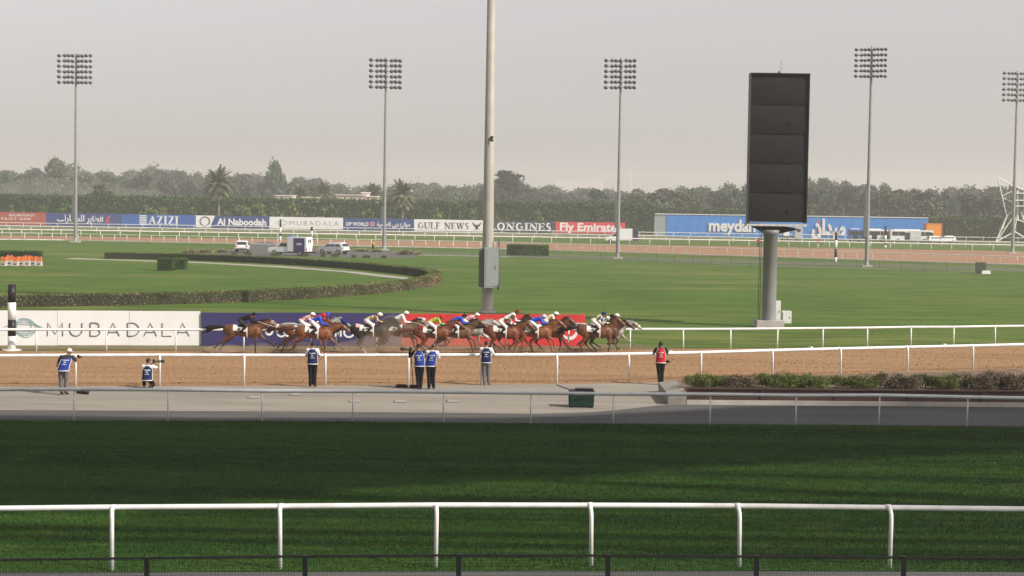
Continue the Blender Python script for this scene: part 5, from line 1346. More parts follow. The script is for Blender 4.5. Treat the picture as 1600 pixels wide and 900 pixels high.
def person(label, loc, rz, J, trousers, shirt, shoes=C_BLACK, bib=None, head=('hair', HAIR), skin=SKIN, long_sleeve=False, scale=1.07):
    fp = figure_parts(J, bib is not None, long_sleeve)
    t = thing('person', label, 'person', loc, rz, None, scale)
    with_mat('body', fp['body'], skin, t); with_mat('trousers', fp['trousers'], trousers, t); with_mat('shirt', fp['shirt'], shirt, t); [with_mat('shoe', q, shoes, t) for q in fp['shoes']]
    if bib is not None:
        b = with_mat('bib', fp['bib'], bib, t); with_mat('trim', fp['trim'], C_WHITE, b); with_mat('marks', fp['marks'], C_WHITE, b)
    with_mat('hair' if head[0] in ('hair', 'short') else 'cap', cap_mesh(J, head[0]), head[1], t)
    return t
def stand(**kw):
    J = dict(pelvis=(0, 0, .95), waist=(0, 0, 1.10), chest=(0, .0, 1.32), neck=(0, .0, 1.50), head=(0, .02, 1.60), hipL=(-.09, 0, .93), hipR=(.09, 0, .93), kneeL=(-.11, .02, .50), kneeR=(.11, .02, .50), ankleL=(-.12, -.02, .085), ankleR=(.12, -.02, .085),
             toeL=(-.14, .14, .035), toeR=(.14, .14, .035), shL=(-.185, 0, 1.43), shR=(.185, 0, 1.43), elL=(-.26, .02, 1.16), elR=(.26, .02, 1.16), wrL=(-.24, .14, .95), wrR=(.24, .14, .95), face=(0, 1, 0))
    J.update(kw); return J
def camera_gear(label, loc, direction, long_lens=True, name='camera'):
    """Stills camera with lens; local +y is where it points."""
    d = V(direction); t = thing(name, label, 'camera', loc, math.atan2(-d.x, d.y))
    link('body', bevel(MB().box((0, 0, 0), (.15, .075, .11)).box((0, 0, .07), (.06, .06, .04)).mesh('body', BLACK), .008), t)
    L = .30 if long_lens else .14; r = .055 if long_lens else .038
    MB().loft([(0, .03, 0), (0, L * .5, 0), (0, L * .55, 0), (0, L, 0)], [.036, .040, r, r], (1, 0, 0), 12).build('lens', BLACK if not long_lens else mat('lens_olive', (.09, .085, .06), .6), t, True)
    if long_lens: MB().loft([(0, L, 0), (0, L + .12, 0)], [r * 1.1, r * 1.2], (1, 0, 0), 12).build('lens_hood', BLACK, t, True)
    return t
SC = 1.07
# 1: leaning on the rail
q = G(99, 617)
J = stand(pelvis=(0, 0, .93), waist=(.03, .06, 1.07), chest=(.08, .16, 1.26), neck=(.12, .24, 1.42), head=(.14, .29, 1.52), shL=(-.11, .15, 1.36), shR=(.27, .17, 1.36), elL=(-.26, .22, 1.13), wrL=(-.33, .42, 1.02), elR=(.36, .40, 1.18), wrR=(.32, .66, 1.26), kneeL=(-.10, .03, .5), kneeR=(.10, .02, .5), ankleR=(.10, -.03, .085), ankleL=(-.06, -.05, .085), toeL=(-.05, .11, .035), toeR=(.14, .12, .035), face=(.35, 1, -.1))
person('photographer in white cap, blue bib and grey trousers leaning at the rail, far left', q, 0, J, C_GREY, C_DKGREY, BLACK, C_BLUE, ('cap', C_WHITE), SKIN_D, False, SC)
camera_gear('small black camera held over the rail by the white-capped photographer', q + V((.33, .80, 1.30)) * SC, (.6, .8, 0), False)
# 2: kneeling
q = G(230, 606.5)
J = dict(pelvis=(0, -.02, .36), waist=(.0, .03, .50), chest=(.0, .10, .69), neck=(.0, .13, .87), head=(.01, .16, .97), hipL=(-.09, -.02, .34), hipR=(.09, -.02, .34), kneeL=(-.17, .38, .42), kneeR=(.16, .36, .08), ankleL=(-.18, .26, .085), ankleR=(.14, -.08, .07), toeL=(-.19, .42, .035), toeR=(.14, -.17, .03),
         shL=(-.185, .12, .81), shR=(.185, .12, .81), elL=(-.12, .36, .70), elR=(.34, .26, .72), wrL=(.10, .48, .88), wrR=(.22, .40, .95), face=(.75, .7, 0))
person('photographer kneeling in blue bib and white shirt behind the near dirt rail', q, 0, J, C_BLACK, C_WHITE, BLACK, C_NAVY, ('hair', HAIR))
camera_gear('camera with long lens raised by the kneeling photographer', q + V((.16, .40, .97)) * SC, (1, .45, 0))
# 3: standing with arms forward
q = G(488, 605)
J = stand(elL=(-.26, .10, 1.18), wrL=(-.12, .30, 1.22), elR=(.24, .12, 1.18), wrR=(.08, .30, 1.22), kneeL=(-.075, .02, .5), kneeR=(.085, .02, .5), ankleL=(-.075, -.02, .085), ankleR=(.09, -.02, .085), toeL=(-.10, .14, .035), toeR=(.12, .14, .035))
person('standing photographer in blue bib, white collar and black trousers, alone at left centre', q, 0, J, C_BLACK, C_WHITE, BLACK, C_NAVY, ('hair', HAIR))
camera_gear('black camera held at chest by the lone standing photographer', q + V((-.02, .36, 1.26)) * SC, (0, 1, 0), False)
# 4: with monopod, lens pointing left
q = G(655, 608.5)
J = stand(chest=(-.03, .03, 1.31), neck=(-.04, .04, 1.49), head=(-.05, .06, 1.59), shL=(-.21, .04, 1.42), shR=(.15, .02, 1.42), elL=(-.40, .12, 1.22), wrL=(-.40, .30, 1.42), elR=(.05, .28, 1.25), wrR=(-.20, .36, 1.44), kneeL=(-.07, .02, .5), kneeR=(.07, .02, .5), ankleL=(-.03, -.02, .085), ankleR=(.05, -.02, .085), toeL=(-.05, .14, .035), toeR=(.06, .14, .035), face=(-.9, .6, 0))
person('photographer in dark shirt and blue bib aiming a long lens left on a monopod', q, 0, J, C_BLACK, C_BLACK, BLACK, C_BLUE, ('cap', cloth((.03, .02, .018), 'dark_cap_cloth')), SKIN, True)
mp = q + V((-.36, .34, 0)) * SC
t = camera_gear('large camera with pale long lens on the monopod, pointing left', mp + V((0, 0, 1.60)), (-1, .25, 0))
t = thing('monopod', 'thin black monopod carrying the long lens beside the bibbed pair', 'monopod', mp + V((.14, -.12, 0)), 0, None, (1, 1, SC))
MB().loft([(0, 0, 0), (-.14, .12, 1.44)], [.012, .02], (1, 0, 0), 8).build('leg', BLACK, t); MB().loft([(-.05, .04, .5), (-.053, .043, .56)], .026, (1, 0, 0), 8).loft([(-.095, .08, .95), (-.1, .085, 1.02)], .028, (1, 0, 0), 8).build('clamp', DARKSTEEL, t); MB().ball((0, 0, .02), .022).build('foot', RUBBER, t)
# 5: white shirt
q = G(673, 608.5)
J = stand(pelvis=(-.02, 0, .95), chest=(.04, 0, 1.32), neck=(.06, .01, 1.50), head=(.09, .03, 1.60), shL=(-.14, 0, 1.43), shR=(.23, .02, 1.43), elL=(-.24, .14, 1.22), wrL=(-.16, .36, 1.34), elR=(.30, .14, 1.20), wrR=(.16, .34, 1.34), kneeL=(-.08, .02, .5), kneeR=(.08, .02, .5), ankleL=(-.06, -.03, .085), ankleR=(.10, .04, .085), toeL=(-.10, .12, .035), toeR=(.12, .2, .035), face=(-.25, 1, 0))
person('bald photographer in loose white shirt, blue bib and black trousers, right of the monopod', q, 0, J, C_BLACK, C_WHITE, BLACK, C_BLUE, ('short', mat('cropped_hair', (.10, .065, .05), .7)), SKIN, True)
camera_gear('camera raised by the white-shirted photographer of the pair', q + V((.0, .42, 1.40)) * SC, (-.3, 1, 0), False)
# 6: grey trousers, two tone
q = G(759, 602)
J = stand(elL=(-.22, .16, 1.20), wrL=(.02, .34, 1.36), elR=(.30, .12, 1.16), wrR=(.16, .34, 1.34), kneeL=(-.08, .02, .5), kneeR=(.09, .03, .5), ankleL=(-.06, -.03, .085), ankleR=(.12, -.02, .085), toeL=(-.07, .12, .035), toeR=(.16, .13, .035), face=(.4, 1, 0))
person('photographer in navy bib and grey trousers raising a camera beside a rail post', q, 0, J, C_GREY, C_WHITE, C_GREY, C_NAVY, ('hair', HAIR))
camera_gear('black camera at the face of the grey-trousered photographer by the rail post', q + V((.12, .40, 1.45)) * SC, (.4, 1, 0))
# 7: red bib
q = G(1031.5, 601.5)
J = stand(elL=(-.30, .08, 1.22), wrL=(-.10, .26, 1.44), elR=(.30, .06, 1.22), wrR=(.08, .26, 1.44), kneeL=(-.06, .02, .5), kneeR=(.07, .02, .5), ankleL=(-.01, -.02, .085), ankleR=(.06, -.02, .085), toeL=(-.05, .14, .035), toeR=(.09, .14, .035))
person('photographer in red bib and black trousers standing alone at right centre', q, 0, J, C_BLACK, C_BLACK, BLACK, C_RED, ('hair', HAIR), SKIN_D)
camera_gear('camera held to the face by the red-bibbed photographer', q + V((0, .30, 1.56)) * SC, (0, 1, 0), False)
camera_gear('second camera hanging at the hip of the red-bibbed photographer', q + V((.26, .02, .93)) * SC, (.6, -.3, 0), False)
# far people
J = stand()
person('distant person in yellow top standing on the verge left of the second mast', G(583, 391.5), R(180), J, C_BLACK, cloth((.55, .36, .04), 'yellow_cloth'), BLACK, None, ('hair', HAIR), SKIN_D, True, .95)
qq = P(1184, 382, 345); person('distant person in red top by the far rail left of the screen column', V((qq.x, 345, 0)), R(180), J, C_NAVY, C_RED, BLACK, None, ('hair', HAIR), SKIN_D, True)

# ================================================================== horses
def coat(name, body, legs, leg_z=.62, sock=None, dusty=None):
    m = bpy.data.materials.new(name); m.use_nodes = True; nt = m.node_tree; b = nt.nodes['Principled BSDF']
    b.inputs['Roughness'].default_value = .42; b.inputs['Specular IOR Level'].default_value = .35
    tc = nt.nodes.new('ShaderNodeTexCoord'); sp = nt.nodes.new('ShaderNodeSeparateXYZ'); nt.links.new(tc.outputs['Object'], sp.inputs[0])
    no = nt.nodes.new('ShaderNodeTexNoise'); no.inputs['Scale'].default_value = 5; no.inputs['Detail'].default_value = 4; nt.links.new(tc.outputs['Object'], no.inputs[0])
    base = ramp_mix(nt, no.outputs[0], [(.3, tuple(c * .72 for c in body)), (.7, tuple(min(1, c * 1.25) for c in body))])
    def below(cur, z0, z1, col):
        mr = nt.nodes.new('ShaderNodeMapRange'); mr.inputs[1].default_value = z0; mr.inputs[2].default_value = z1; mr.inputs[3].default_value = 1; mr.inputs[4].default_value = 0
        nt.links.new(sp.outputs[2], mr.inputs[0]); mx = nt.nodes.new('ShaderNodeMix'); mx.data_type = 'RGBA'
        nt.links.new(mr.outputs[0], mx.inputs[0]); nt.links.new(cur, mx.inputs[6]); mx.inputs[7].default_value = (*col, 1); return mx.outputs[2]
    cur = below(base, leg_z - .18, leg_z + .2, legs)
    if sock: cur = below(cur, .26, .30, sock)
    nt.links.new(cur, b.inputs['Base Color']); return m
def horse_coat(hind, fore, high=0.0):
    """Fused skin of a galloping horse facing +x; legs as (stifle/elbow, hock/knee, fetlock, hoof) points in x,z."""
    mb = MB(); Y = (0, 1, 0)
    mb.loft([(-.98, 0, 1.38), (-.90, 0, 1.34), (-.68, 0, 1.31), (-.36, 0, 1.27), (0, 0, 1.215), (.30, 0, 1.20), (.52, 0, 1.22), (.70, 0, 1.24), (.82, 0, 1.24)],
            [(.08, .12), (.20, .23), (.275, .30), (.255, .275), (.285, .31), (.275, .345), (.235, .34), (.165, .27), (.07, .13)], Y, 16)
    mb.loft([(.28, 0, 1.50), (.42, 0, 1.52), (.56, 0, 1.50)], [(.05, .04), (.07, .07), (.05, .05)], Y, 8)
    h = high
    pol = V((1.22 - h * .30, 0, 1.70 + h * .30))
    mb.loft([(.45, 0, 1.34), (.68, 0, 1.42 + h * .03), (.92 - h * .1, 0, 1.54 + h * .15), pol], [(.19, .30), (.13, .23), (.10, .165), (.075, .115)], Y, 12)
    hd = V((.80, 0, -.60 - h * .15)).normalized(); nrm = V((-hd.z, 0, hd.x))
    mb.loft([pol - hd * .06, pol + hd * .10, pol + hd * .22, pol + hd * .40, pol + hd * .53, pol + hd * .585], [(.065, .09), (.085, .13), (.08, .125), (.055, .085), (.055, .070), (.035, .045)], Y, 12)
    for sg in (-1, 1):
        e = pol + V((.0, sg * .05, .07)); mb.loft([e, e + V((-.01, sg * .012, .07)), e + V((-.03, sg * .015, .145))], [.028, .032, .008], Y, 6)
        mb.ball(pol + hd * .17 + V((0, sg * .080, .03)), .020, 6, 5)
    for (pts, sg) in zip(hind, (-1, 1)):
        y = sg * .15
        st, ho, fe, hf = [V((x, y, z)) for x, z in pts]
        mb.loft([(-.66, y * .7, 1.36), (-.60, y, 1.14), st], [(.14, .27), (.145, .24), (.10, .145)], Y, 10)
        mb.loft([st + V((0, 0, .06)), st.lerp(ho, .4), ho], [(.10, .15), (.075, .10), (.045, .062)], Y, 10)
        mb.loft([ho, ho.lerp(fe, .3), ho.lerp(fe, .8), fe], [(.045, .06), (.032, .040), (.030, .036), (.038, .045)], Y, 8)
        d = (hf - fe); mb.loft([fe, fe + d * .55, fe + d * .62, hf], [(.036, .040), (.033, .036), (.048, .052), (.056, .064)], Y, 8)
    for (pts, sg) in zip(fore, (-1, 1)):
        y = sg * .13
        el, kn, fe, hf = [V((x, y, z)) for x, z in pts]
        mb.loft([(.50, y, 1.32), (.56, y * 1.1, 1.10), el], [(.10, .20), (.10, .18), (.075, .12)], Y, 10)
        mb.loft([el + V((0, 0, .05)), el.lerp(kn, .4), el.lerp(kn, .9), kn], [(.07, .11), (.056, .075), (.038, .045), (.042, .050)], Y, 10)
        mb.loft([kn, kn.lerp(fe, .3), kn.lerp(fe, .8), fe], [(.042, .050), (.029, .035), (.028, .034), (.036, .042)], Y, 8)
        d = (hf - fe); mb.loft([fe, fe + d * .55, fe + d * .62, hf], [(.034, .038), (.032, .034), (.046, .050), (.054, .062)], Y, 8)
    return remeshed(mb, .017, 3, .35, 'coat'), pol, hd, nrm
POSES = [
    # stretched out
    ([[(-.62, .96), (-1.00, .74), (-1.28, .46), (-1.42, .33)], [(-.58, .95), (-.90, .66), (-1.10, .33), (-1.22, .20)]], [[(.52, .97), (.50, .56), (.50, .20), (.53, .03)], [(.66, .98), (1.00, .70), (1.25, .47), (1.38, .37)]], 0.0),
    # gathered
    ([[(-.42, .90), (-.62, .52), (-.34, .20), (-.26, .03)], [(-.38, .92), (-.52, .58), (-.18, .36), (-.05, .30)]], [[(.58, .96), (.82, .74), (.62, .50), (.50, .55)], [(.52, .95), (.62, .62), (.36, .46), (.25, .52)]], 0.25),
    # hind foot landing, forelegs reaching, head higher
    ([[(-.50, .93), (-.84, .58), (-.74, .22), (-.70, .03)], [(-.40, .92), (-.56, .56), (-.28, .24), (-.18, .10)]], [[(.60, .97), (.82, .64), (1.02, .36), (1.13, .27)], [(.56, .96), (.66, .56), (.62, .24), (.58, .12)]], 0.8),
    # push off, one foreleg folding
    ([[(-.56, .94), (-.92, .64), (-1.04, .28), (-1.12, .06)], [(-.60, .95), (-.98, .72), (-1.22, .42), (-1.34, .30)]], [[(.60, .98), (.90, .78), (.92, .46), (.96, .30)], [(.56, .97), (.72, .62), (.80, .27), (.86, .14)]], 0.35)]
HM = []
for hind, fore, high in POSES:
    me, pol, hd, nrm = horse_coat(hind, fore, high)
    Y = (0, 1, 0)
    mane = MB(); r = random.Random(5)
    A_, B_ = V((.46, 0, 1.60)), pol + V((-.05, 0, .09))
    mid = V((.80 - high * .08, 0, 1.70 + high * .12))
    for i in range(34):
        f = i / 33; p = A_ * (1 - f) ** 2 + mid * (2 * f * (1 - f)) + B_ * f * f
        tip = p + V((-.10 - r.uniform(0, .08), r.uniform(-.03, .03), .05 + r.uniform(-.02, .05)))
        mane.loft([p + V((.02, 0, -.07)), p + V((-.02, 0, 0)), tip], [(.03, .05), (.022, .04), (.004, .01)], Y, 5)
    br = MB()
    def ringat(d, a, b, w): br.loft([pol + hd * d + V((0, a * math.cos(t_), 0)) + nrm * (b * math.sin(t_)) for t_ in np.linspace(0, 2 * math.pi, 13)], w, hd, 5)
    ringat(.36, .066, .098, .012); ringat(.03, .083, .118, .010); ringat(.10, .093, .137, .010)
    for sg in (-1, 1): br.loft([pol + hd * .06 + V((0, sg * .09, .0)), pol + hd * .36 + V((0, sg * .068, 0)), pol + hd * .47 + V((0, sg * .062, 0)) - nrm * .03], .010, Y, 5)
    rn = MB()
    for sg in (-1, 1): rn.loft([pol + hd * .47 + V((0, sg * .064, 0)) - nrm * .03, V((.95, sg * .14, 1.60 + high * .12)), V((.66, sg * .09, 1.73))], .010, Y, 5)
    nb = MB(); nb.loft([pol + hd * .335 - nrm * .0 + V((0, 0, 0)), pol + hd * .42], [(.085, .118), (.082, .112)], Y, 12)
    HM.append(dict(coat=me, mane=mane, bridle=br, reins=rn, noseband=nb, pol=pol, hd=hd))
LEATHER = mat('dark_leather', (.03, .02, .014), .5, .2, 8); FLEECE = cloth((.72, .68, .60), 'sheepskin', .1)
for h in HM:
    for k in ('mane', 'bridle', 'reins', 'noseband'): h[k] = h[k].mesh(k, [], True)
def tail_mesh(seed, lift):
    r = random.Random(seed); mb = MB()
    for i in range(16):
        a, b_ = r.uniform(-.05, .05), r.uniform(-.06, .06); L = r.uniform(.75, 1.05)
        mb.loft([(-.93, a * .3, 1.44 + b_ * .3), (-1.10, a, 1.47 + lift * .4 + b_), (-1.10 - L * .45, a * 2, 1.44 + lift * .5 + b_ * 1.6), (-1.10 - L * .95, a * 2.5, 1.24 + lift + b_ * 2.4)], [.045, .055, .045, .006], (0, 1, 0), 5)
    return mb.mesh('tail', [], True)
TAILS = [tail_mesh(1, .0), tail_mesh(2, -.12), tail_mesh(3, .10)]
def wrap(x0, x1, half, grow, nx=5, na=13, sag=0.0):
    """Sheet lying over the back from -half to +half degrees (0 = spine)."""
    X = [-.68, -.36, 0, .30, .52]; Zc = [1.31, 1.27, 1.215, 1.20, 1.22]; A = [.275, .255, .285, .275, .235]; B_ = [.30, .275, .31, .345, .34]
    mb = MB(); vs = []
    for i in range(nx):
        x = x0 + (x1 - x0) * i / (nx - 1); zc, a, b = (float(np.interp(x, X, q)) for q in (Zc, A, B_))
        for j in range(na):
            w = R(-half + 2 * half * j / (na - 1)); vs.append((x - .03 * abs(math.sin(w)), (a + grow) * math.sin(w), zc + (b + grow) * math.cos(w)))
    mb.add(vs, [(i * na + j, i * na + j + 1, (i + 1) * na + j + 1, (i + 1) * na + j) for i in range(nx - 1) for j in range(na - 1)])
    return mb
SADDLECLOTH = wrap(-.48, .16, 92, .022).mesh('saddle_cloth', [], True)
SADDLE = wrap(-.26, .12, 48, .055, 5, 9).mesh('saddle', [], True)
GIRTH = MB()
GIRTH.loft([(.13, .305 * math.sin(t_), 1.21 + .345 * math.cos(t_)) for t_ in np.linspace(0, 2 * math.pi, 25)], (.035, .008), (1, 0, 0), 6); GIRTH = GIRTH.mesh('girth', [], True)
RUMPCLOTH = wrap(-.66, -.46, 60, .03).mesh('rump_cloth', [], True)
NUM = {}
def number(s):
    if s not in NUM: NUM[s] = text_mesh(s, .26, INK, .03, .008)
    return NUM[s]
# jockeys: two riding seats
JP = []
for k, (dz, hx) in enumerate(((0, 0), (.05, -.10))):
    J = dict(pelvis=(-.20, 0, 1.80 + dz), waist=(-.06, 0, 1.88 + dz), chest=(.16 + hx * .3, 0, 1.95 + dz * 1.6), neck=(.36 + hx, 0, 1.99 + dz * 2.2), head=(.45 + hx, 0, 2.05 + dz * 2.4), hipL=(-.19, .10, 1.78 + dz), hipR=(-.19, -.10, 1.78 + dz), kneeL=(.14, .30, 1.52), kneeR=(.14, -.30, 1.52),
             ankleL=(-.12, .32, 1.22), ankleR=(-.12, -.32, 1.22), toeL=(.03, .34, 1.18), toeR=(.03, -.34, 1.18), shL=(.28 + hx, .17, 1.95 + dz * 2), shR=(.28 + hx, -.17, 1.95 + dz * 2), elL=(.36 + hx * .5, .24, 1.72), elR=(.36 + hx * .5, -.24, 1.72), wrL=(.60, .10, 1.71), wrR=(.60, -.10, 1.71),
             face=(1, 0, -.08), curl=.95, hnL=(0, 0, 1), hnR=(0, 0, 1))
    fp = figure_parts(J, None, True, boots=True, res=.014); fp['cap'] = cap_mesh(J, 'helmet')
    gg = MB(); hd_ = V(J['head']); gg.loft([hd_ + V((.083, y, .05)) - V((abs(y) * .5, 0, 0)) for y in (-.07, -.035, 0, .035, .07)], .022, (0, 0, 1), 6); fp['goggles'] = gg.mesh('goggles', [], True)
    JP.append(fp)
def checks(name, a, b, s=9.0):
    m = bpy.data.materials.new(name); m.use_nodes = True; nt = m.node_tree; ch = nt.nodes.new('ShaderNodeTexChecker'); tc = nt.nodes.new('ShaderNodeTexCoord')
    nt.links.new(tc.outputs['Object'], ch.inputs[0]); ch.inputs[1].default_value = (*a, 1); ch.inputs[2].default_value = (*b, 1); ch.inputs[3].default_value = s
    nt.links.new(ch.outputs[0], nt.nodes['Principled BSDF'].inputs['Base Color']); nt.nodes['Principled BSDF'].inputs['Roughness'].default_value = .6; return m
S_BLUE, S_DBLUE, S_CREAM, S_RED, S_DRED, S_YG = cloth((.02, .07, .50), 'blue_silk'), cloth((.015, .03, .16), 'dark_blue_silk'), cloth((.55, .47, .28), 'cream_silk'), cloth((.58, .02, .03), 'red_silk'), cloth((.16, .02, .02), 'dark_red_silk'), checks('yellow_green_silk', (.60, .50, .03), (.10, .30, .05), 6)
S_RW, S_BW, S_CB, S_YB, S_PINK = checks('red_white_check_silk', (.6, .02, .04), (.75, .73, .7), 11), checks('black_white_silk', (.02, .02, .02), (.75, .73, .7), 6), checks('cream_brown_silk', (.6, .52, .32), (.16, .07, .03), 6), checks('yellow_blue_silk', (.65, .62, .2), (.02, .06, .3), 5), cloth((.70, .35, .35), 'pink_silk')
BAY, DBAY, CHES, DKBR, GREY, BLK = coat('bay_coat', (.135, .052, .022), (.022, .013, .009)), coat('dark_bay_coat', (.075, .032, .017), (.016, .010, .008)), coat('chestnut_coat', (.185, .066, .026), (.10, .036, .016), .45), coat('dusty_brown_coat', (.12, .066, .038), (.05, .03, .02)), coat('grey_coat', (.30, .285, .26), (.13, .12, .11)), coat('black_coat', (.022, .018, .016), (.014, .011, .010), .62, (.6, .57, .5))
CHES2 = coat('red_chestnut_coat', (.15, .045, .020), (.09, .03, .015), .4)
HB = mat('black_mane', (.014, .011, .010), .6, .2, 20); HC = mat('chestnut_mane', (.09, .032, .014), .6, .2, 20); HG = mat('grey_mane', (.36, .34, .31), .6, .2, 20)
def rail_y(x): return float(np.interp(x, [p.x for p in DIRT_FAR_RAIL], [p.y for p in DIRT_FAR_RAIL]))
DUSTY_WHITE = cloth((.70, .67, .62), 'number_cloth', .06)
def runner(px, lane, pose, coat_m, hair, num, lab, jlab, cap, jersey, breeches=C_WHITE, seat=0, fleece=False, bridle=None, hood=None, rump=None, tail=0, scale=(1.04, 1.0, .915), rz=.02):
    d = 20250 / (548 - 310.2 - .0148 * px); x = (px - 800) / F_PX * (d - 1.7 + .0)
    y = rail_y(x) - (.85 + .92 * (2 - lane)); x = (px - 800) / F_PX * y
    h = HM[pose]; kx = 1 + ((px * 7) % 11 - 5) * .007; scale = (scale[0] * kx, scale[1], scale[2] * (1 + ((px * 5) % 9 - 4) * .006)); tilt = R(((px * 3) % 7 - 3) * .7)
    t = thing('racehorse', lab, 'horse', (x, y, -.006), rz, 'galloping field of racehorses', scale); t.rotation_euler = (0, tilt, rz)
    c = with_mat('coat', h['coat'], coat_m, t)
    with_mat('mane', h['mane'], hair, t); with_mat('tail', TAILS[tail], hair, t); b = with_mat('bridle', h['bridle'], bridle or LEATHER, t); with_mat('reins', h['reins'], bridle or LEATHER, t)
    if fleece: with_mat('noseband', h['noseband'], FLEECE, b)
    if hood:
        hm = MB(); p, q = h['pol'], h['hd']; hm.loft([p - q * .05, p + q * .10, p + q * .22, p + q * .34], [(.075, .10), (.096, .142), (.092, .137), (.074, .108)], (0, 1, 0), 12); hm.build('hood', hood, t, True)
    sc_ = with_mat('saddle_cloth', SADDLECLOTH, DUSTY_WHITE, t)
    if num:
        n = link('number', number(num), sc_, (-.20, -.318, 1.16)); n.rotation_euler = (R(-4), 0, 0)
    with_mat('saddle', SADDLE, LEATHER, t); with_mat('girth', GIRTH, C_WHITE, t)
    if rump: with_mat('rump_cloth', RUMPCLOTH, rump, t)
    f = JP[seat]
    j = thing('person', jlab, 'person', (x, y, -.006), rz, 'jockeys riding in the race', scale); j.rotation_euler = (0, tilt, rz)
    with_mat('body', f['body'], SKIN, j); with_mat('breeches', f['trousers'], breeches, j); with_mat('silks', f['shirt'], jersey, j); [with_mat('boot', q, C_BLACK, j) for q in f['shoes']]; with_mat('helmet', f['cap'], cap, j); with_mat('goggles', f['goggles'], BLACK, j)
runner(383, 1, 0, BAY, HB, '5', 'bay horse last of the field, alone at the left', 'jockey in all black silks on the last horse', C_BLACK, C_BLACK, C_DKGREY, 0, True, C_WHITE, tail=0)
runner(492, 0, 0, CHES, HC, '14', 'chestnut horse nearest the viewer in the trailing trio, tail streaming', 'jockey with red cap and blue silks on the near chestnut of the trailing trio', S_RED, S_BLUE, C_WHITE, 1, False, None, None, None, 1)
runner(477, 1, 3, CHES, HC, '', 'chestnut horse half hidden in the middle of the trailing trio', 'jockey in red and white checks, white breeches raised, in the trailing trio', C_WHITE, S_RW, C_WHITE, 1, tail=0)
runner(496, 2, 3, GREY, HG, '', 'pale horse with blue hood on far side of the trailing trio', 'jockey in blue cap and red sleeves on the blue-hooded horse', S_BLUE, S_RED, C_WHITE, 0, hood=S_DBLUE)
runner(581, 1, 1, BLK, HB, '12', 'black horse with white socks at left of the dust cloud', 'jockey in cream and brown silks with white cap on the black horse', C_WHITE, S_CB, C_WHITE, 0, rump=S_PINK, tail=1)
runner(624, 1, 3, DKBR, HB, '5', 'dusty brown horse with fleece noseband under the all white jockey', 'jockey dressed wholly in white on the dusty brown horse', C_WHITE, C_WHITE, C_WHITE, 1, True, C_WHITE, tail=1)
runner(679, 0, 1, CHES2, HC, '9', 'red chestnut horse number nine in front of the photographer pair', 'jockey in yellow and green silks with red cap', S_RED, S_YG, C_WHITE, 0, rump=S_DRED, tail=1)
runner(714, 0, 3, DKBR, HB, '7', 'dusty brown horse with wide white cloth right of number nine', 'jockey in blue silks with black cap right of number nine', C_BLACK, S_BLUE, C_WHITE, 0, tail=1)
runner(733, 2, 0, GREY, HG, '', 'grey horse with fleece noseband seen behind the dusty brown one', 'jockey in red and white checks with white cap at middle of the field', C_WHITE, S_RW, C_WHITE, 0, True, C_WHITE)
runner(786, 0, 1, CHES2, HB, '1', 'dark chestnut horse number one with long black tail near the mast foot', 'jockey in white sleeves with brown cap on the horse right of the mast', cloth((.12, .085, .04), 'olive_cap'), checks('white_brown_silk', (.74, .72, .68), (.14, .07, .03), 5), C_WHITE, 0, tail=0)
runner(797, 2, 2, DBAY, HB, '', 'dark bay horse on far side, its neck raised right of number one', 'jockey in white silks with dark red cap on the far dark bay', S_DRED, C_WHITE, C_WHITE, 1, True)
runner(838, 0, 3, CHES, HC, '4', 'chestnut horse under the blue and white jockey before the red hoarding', 'jockey in blue silks with white and blue cap before the red hoarding', cloth((.55, .6, .7), 'pale_blue_cap'), S_BLUE, C_WHITE, 0, tail=1)
runner(856, 1, 2, BAY, HB, '', 'bay horse carrying its head high at right end of the red hoarding', 'jockey in white and yellow silks with white cap, sitting upright', C_WHITE, checks('white_yellow_silk', (.75, .73, .7), (.6, .45, .05), 4), C_WHITE, 1, tail=1)
runner(934, 0, 2, BAY, HB, '2', 'bay horse nearest the viewer in the leading group, black tail streaming', 'jockey in yellow and blue silks with dark blue cap in the leading group', S_DBLUE, S_YB, C_WHITE, 1, tail=0)
runner(942, 1, 1, DBAY, HB, '', 'dark bay horse between the two leaders, mostly hidden', 'jockey in black and white silks in the middle of the leading group', C_BLACK, S_BW, C_WHITE, 0)
runner(949, 2, 0, GREY, HG, '', 'grey horse leading the race on the far side, head stretched forward', 'jockey with white cap and black sleeves on the leading grey', C_WHITE, S_BW, C_WHITE, 0, True, C_BLACK)

# ================================================================== dust and haze
def volume_mat(name, col, dens, aniso=.2):
    m = bpy.data.materials.new(name); m.use_nodes = True; nt = m.node_tree; nt.nodes.clear()
    v = nt.nodes.new('ShaderNodeVolumePrincipled'); v.inputs['Color'].default_value = (*col, 1); v.inputs['Density'].default_value = dens; v.inputs['Anisotropy'].default_value = aniso
    o = nt.nodes.new('ShaderNodeOutputMaterial'); nt.links.new(v.outputs[0], o.inputs['Volume']); return m
HZ = MB().box((0, 1700, 37), (3400, 3700, 78))
hz = stuff(HZ.build('haze', volume_mat('haze_air', (.97, .955, .95), 0.00042)))
tag(hz, 'pale dusty haze filling the air over the course', 'haze')

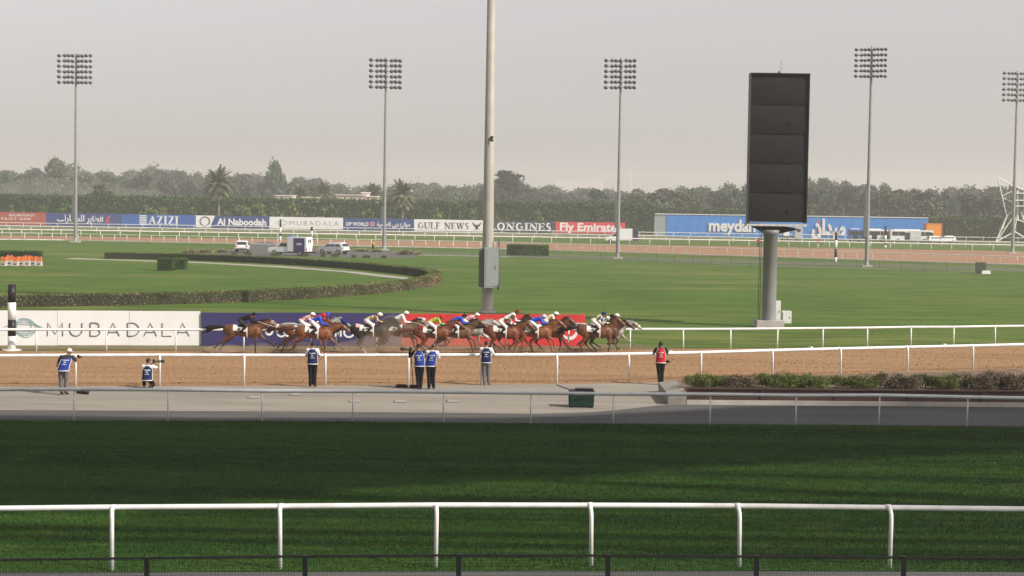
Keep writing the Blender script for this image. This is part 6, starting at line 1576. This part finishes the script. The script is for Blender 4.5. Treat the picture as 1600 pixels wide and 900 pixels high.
def dust(name, label, blobs, voxel, dens, col):
    mb = MB()
    for c, r in blobs: mb.ball(c, r, 12, 8)
    me = remeshed(mb, voxel, 6, 1.0, name); me.materials.append(volume_mat(name + '_air', col, dens))
    return tag(stuff(link(name, me)), label, 'dust')
rr = random.Random(11); bl_ = []
for px, h_, n_ in ((545, .5, 2), (570, .8, 3), (600, 1.25, 4), (622, 1.45, 5), (645, 1.2, 4), (670, .9, 3), (700, .8, 3), (735, .7, 3), (775, .5, 2), (815, .5, 2), (460, .45, 2), (415, .4, 2), (350, .35, 2), (870, .4, 2)):
    for _ in range(n_):
        y = 20250 / (551 - 310.2 - .0148 * px) + rr.uniform(-1.2, .6); x = (px + rr.uniform(-14, 14) - 800) / F_PX * y
        bl_.append(((x, y, h_ * rr.uniform(.3, .7)), (rr.uniform(.5, 1.1), rr.uniform(.4, .8), h_ * rr.uniform(.45, .75))))
dust('dust_cloud', 'brown dust thrown up by the hooves around the middle of the field', bl_, .12, .36, (.86, .72, .55))
bl_ = []
for px, py, w_, h_ in ((-20, 300, 120, 26), (70, 297, 110, 34), (150, 300, 100, 30), (215, 305, 90, 24), (280, 309, 80, 16)):
    q = P(px, py, 568); s_ = 568 / F_PX
    bl_.append(((q.x, 568, max(2, q.z - 2)), (w_ * s_ * .6, 42, h_ * s_ * .9)))
dust('dust_haze', 'pale dust drifting in front of the trees behind the hedge, far left', bl_, 1.5, .0024, (.95, .90, .84))
# clods flung up behind the hooves
fl = MB(); rr = random.Random(5)
for px in (345, 372, 430, 455, 470, 545, 560, 590, 610, 640, 655, 690, 705, 745, 760, 790, 812, 835, 880, 905, 920):
    for _ in range(14):
        y = 20250 / (551 - 310.2 - .0148 * px) + rr.uniform(-.8, .5); x = (px + rr.gauss(0, 9) - 800) / F_PX * y; z = abs(rr.gauss(0, .3)) + .03; r = rr.uniform(.012, .045)
        fl.add([(x + r, y, z), (x - r, y + r, z), (x - r * .3, y - r, z), (x, y, z + r * 1.2), (x, y, z - r)], [(0, 1, 3), (1, 2, 3), (2, 0, 3), (1, 0, 4), (2, 1, 4), (0, 2, 4)])
tag(stuff(fl.build('flying_sand', M_DIRT)), 'clods of sand flung up behind the galloping hooves', 'sand')
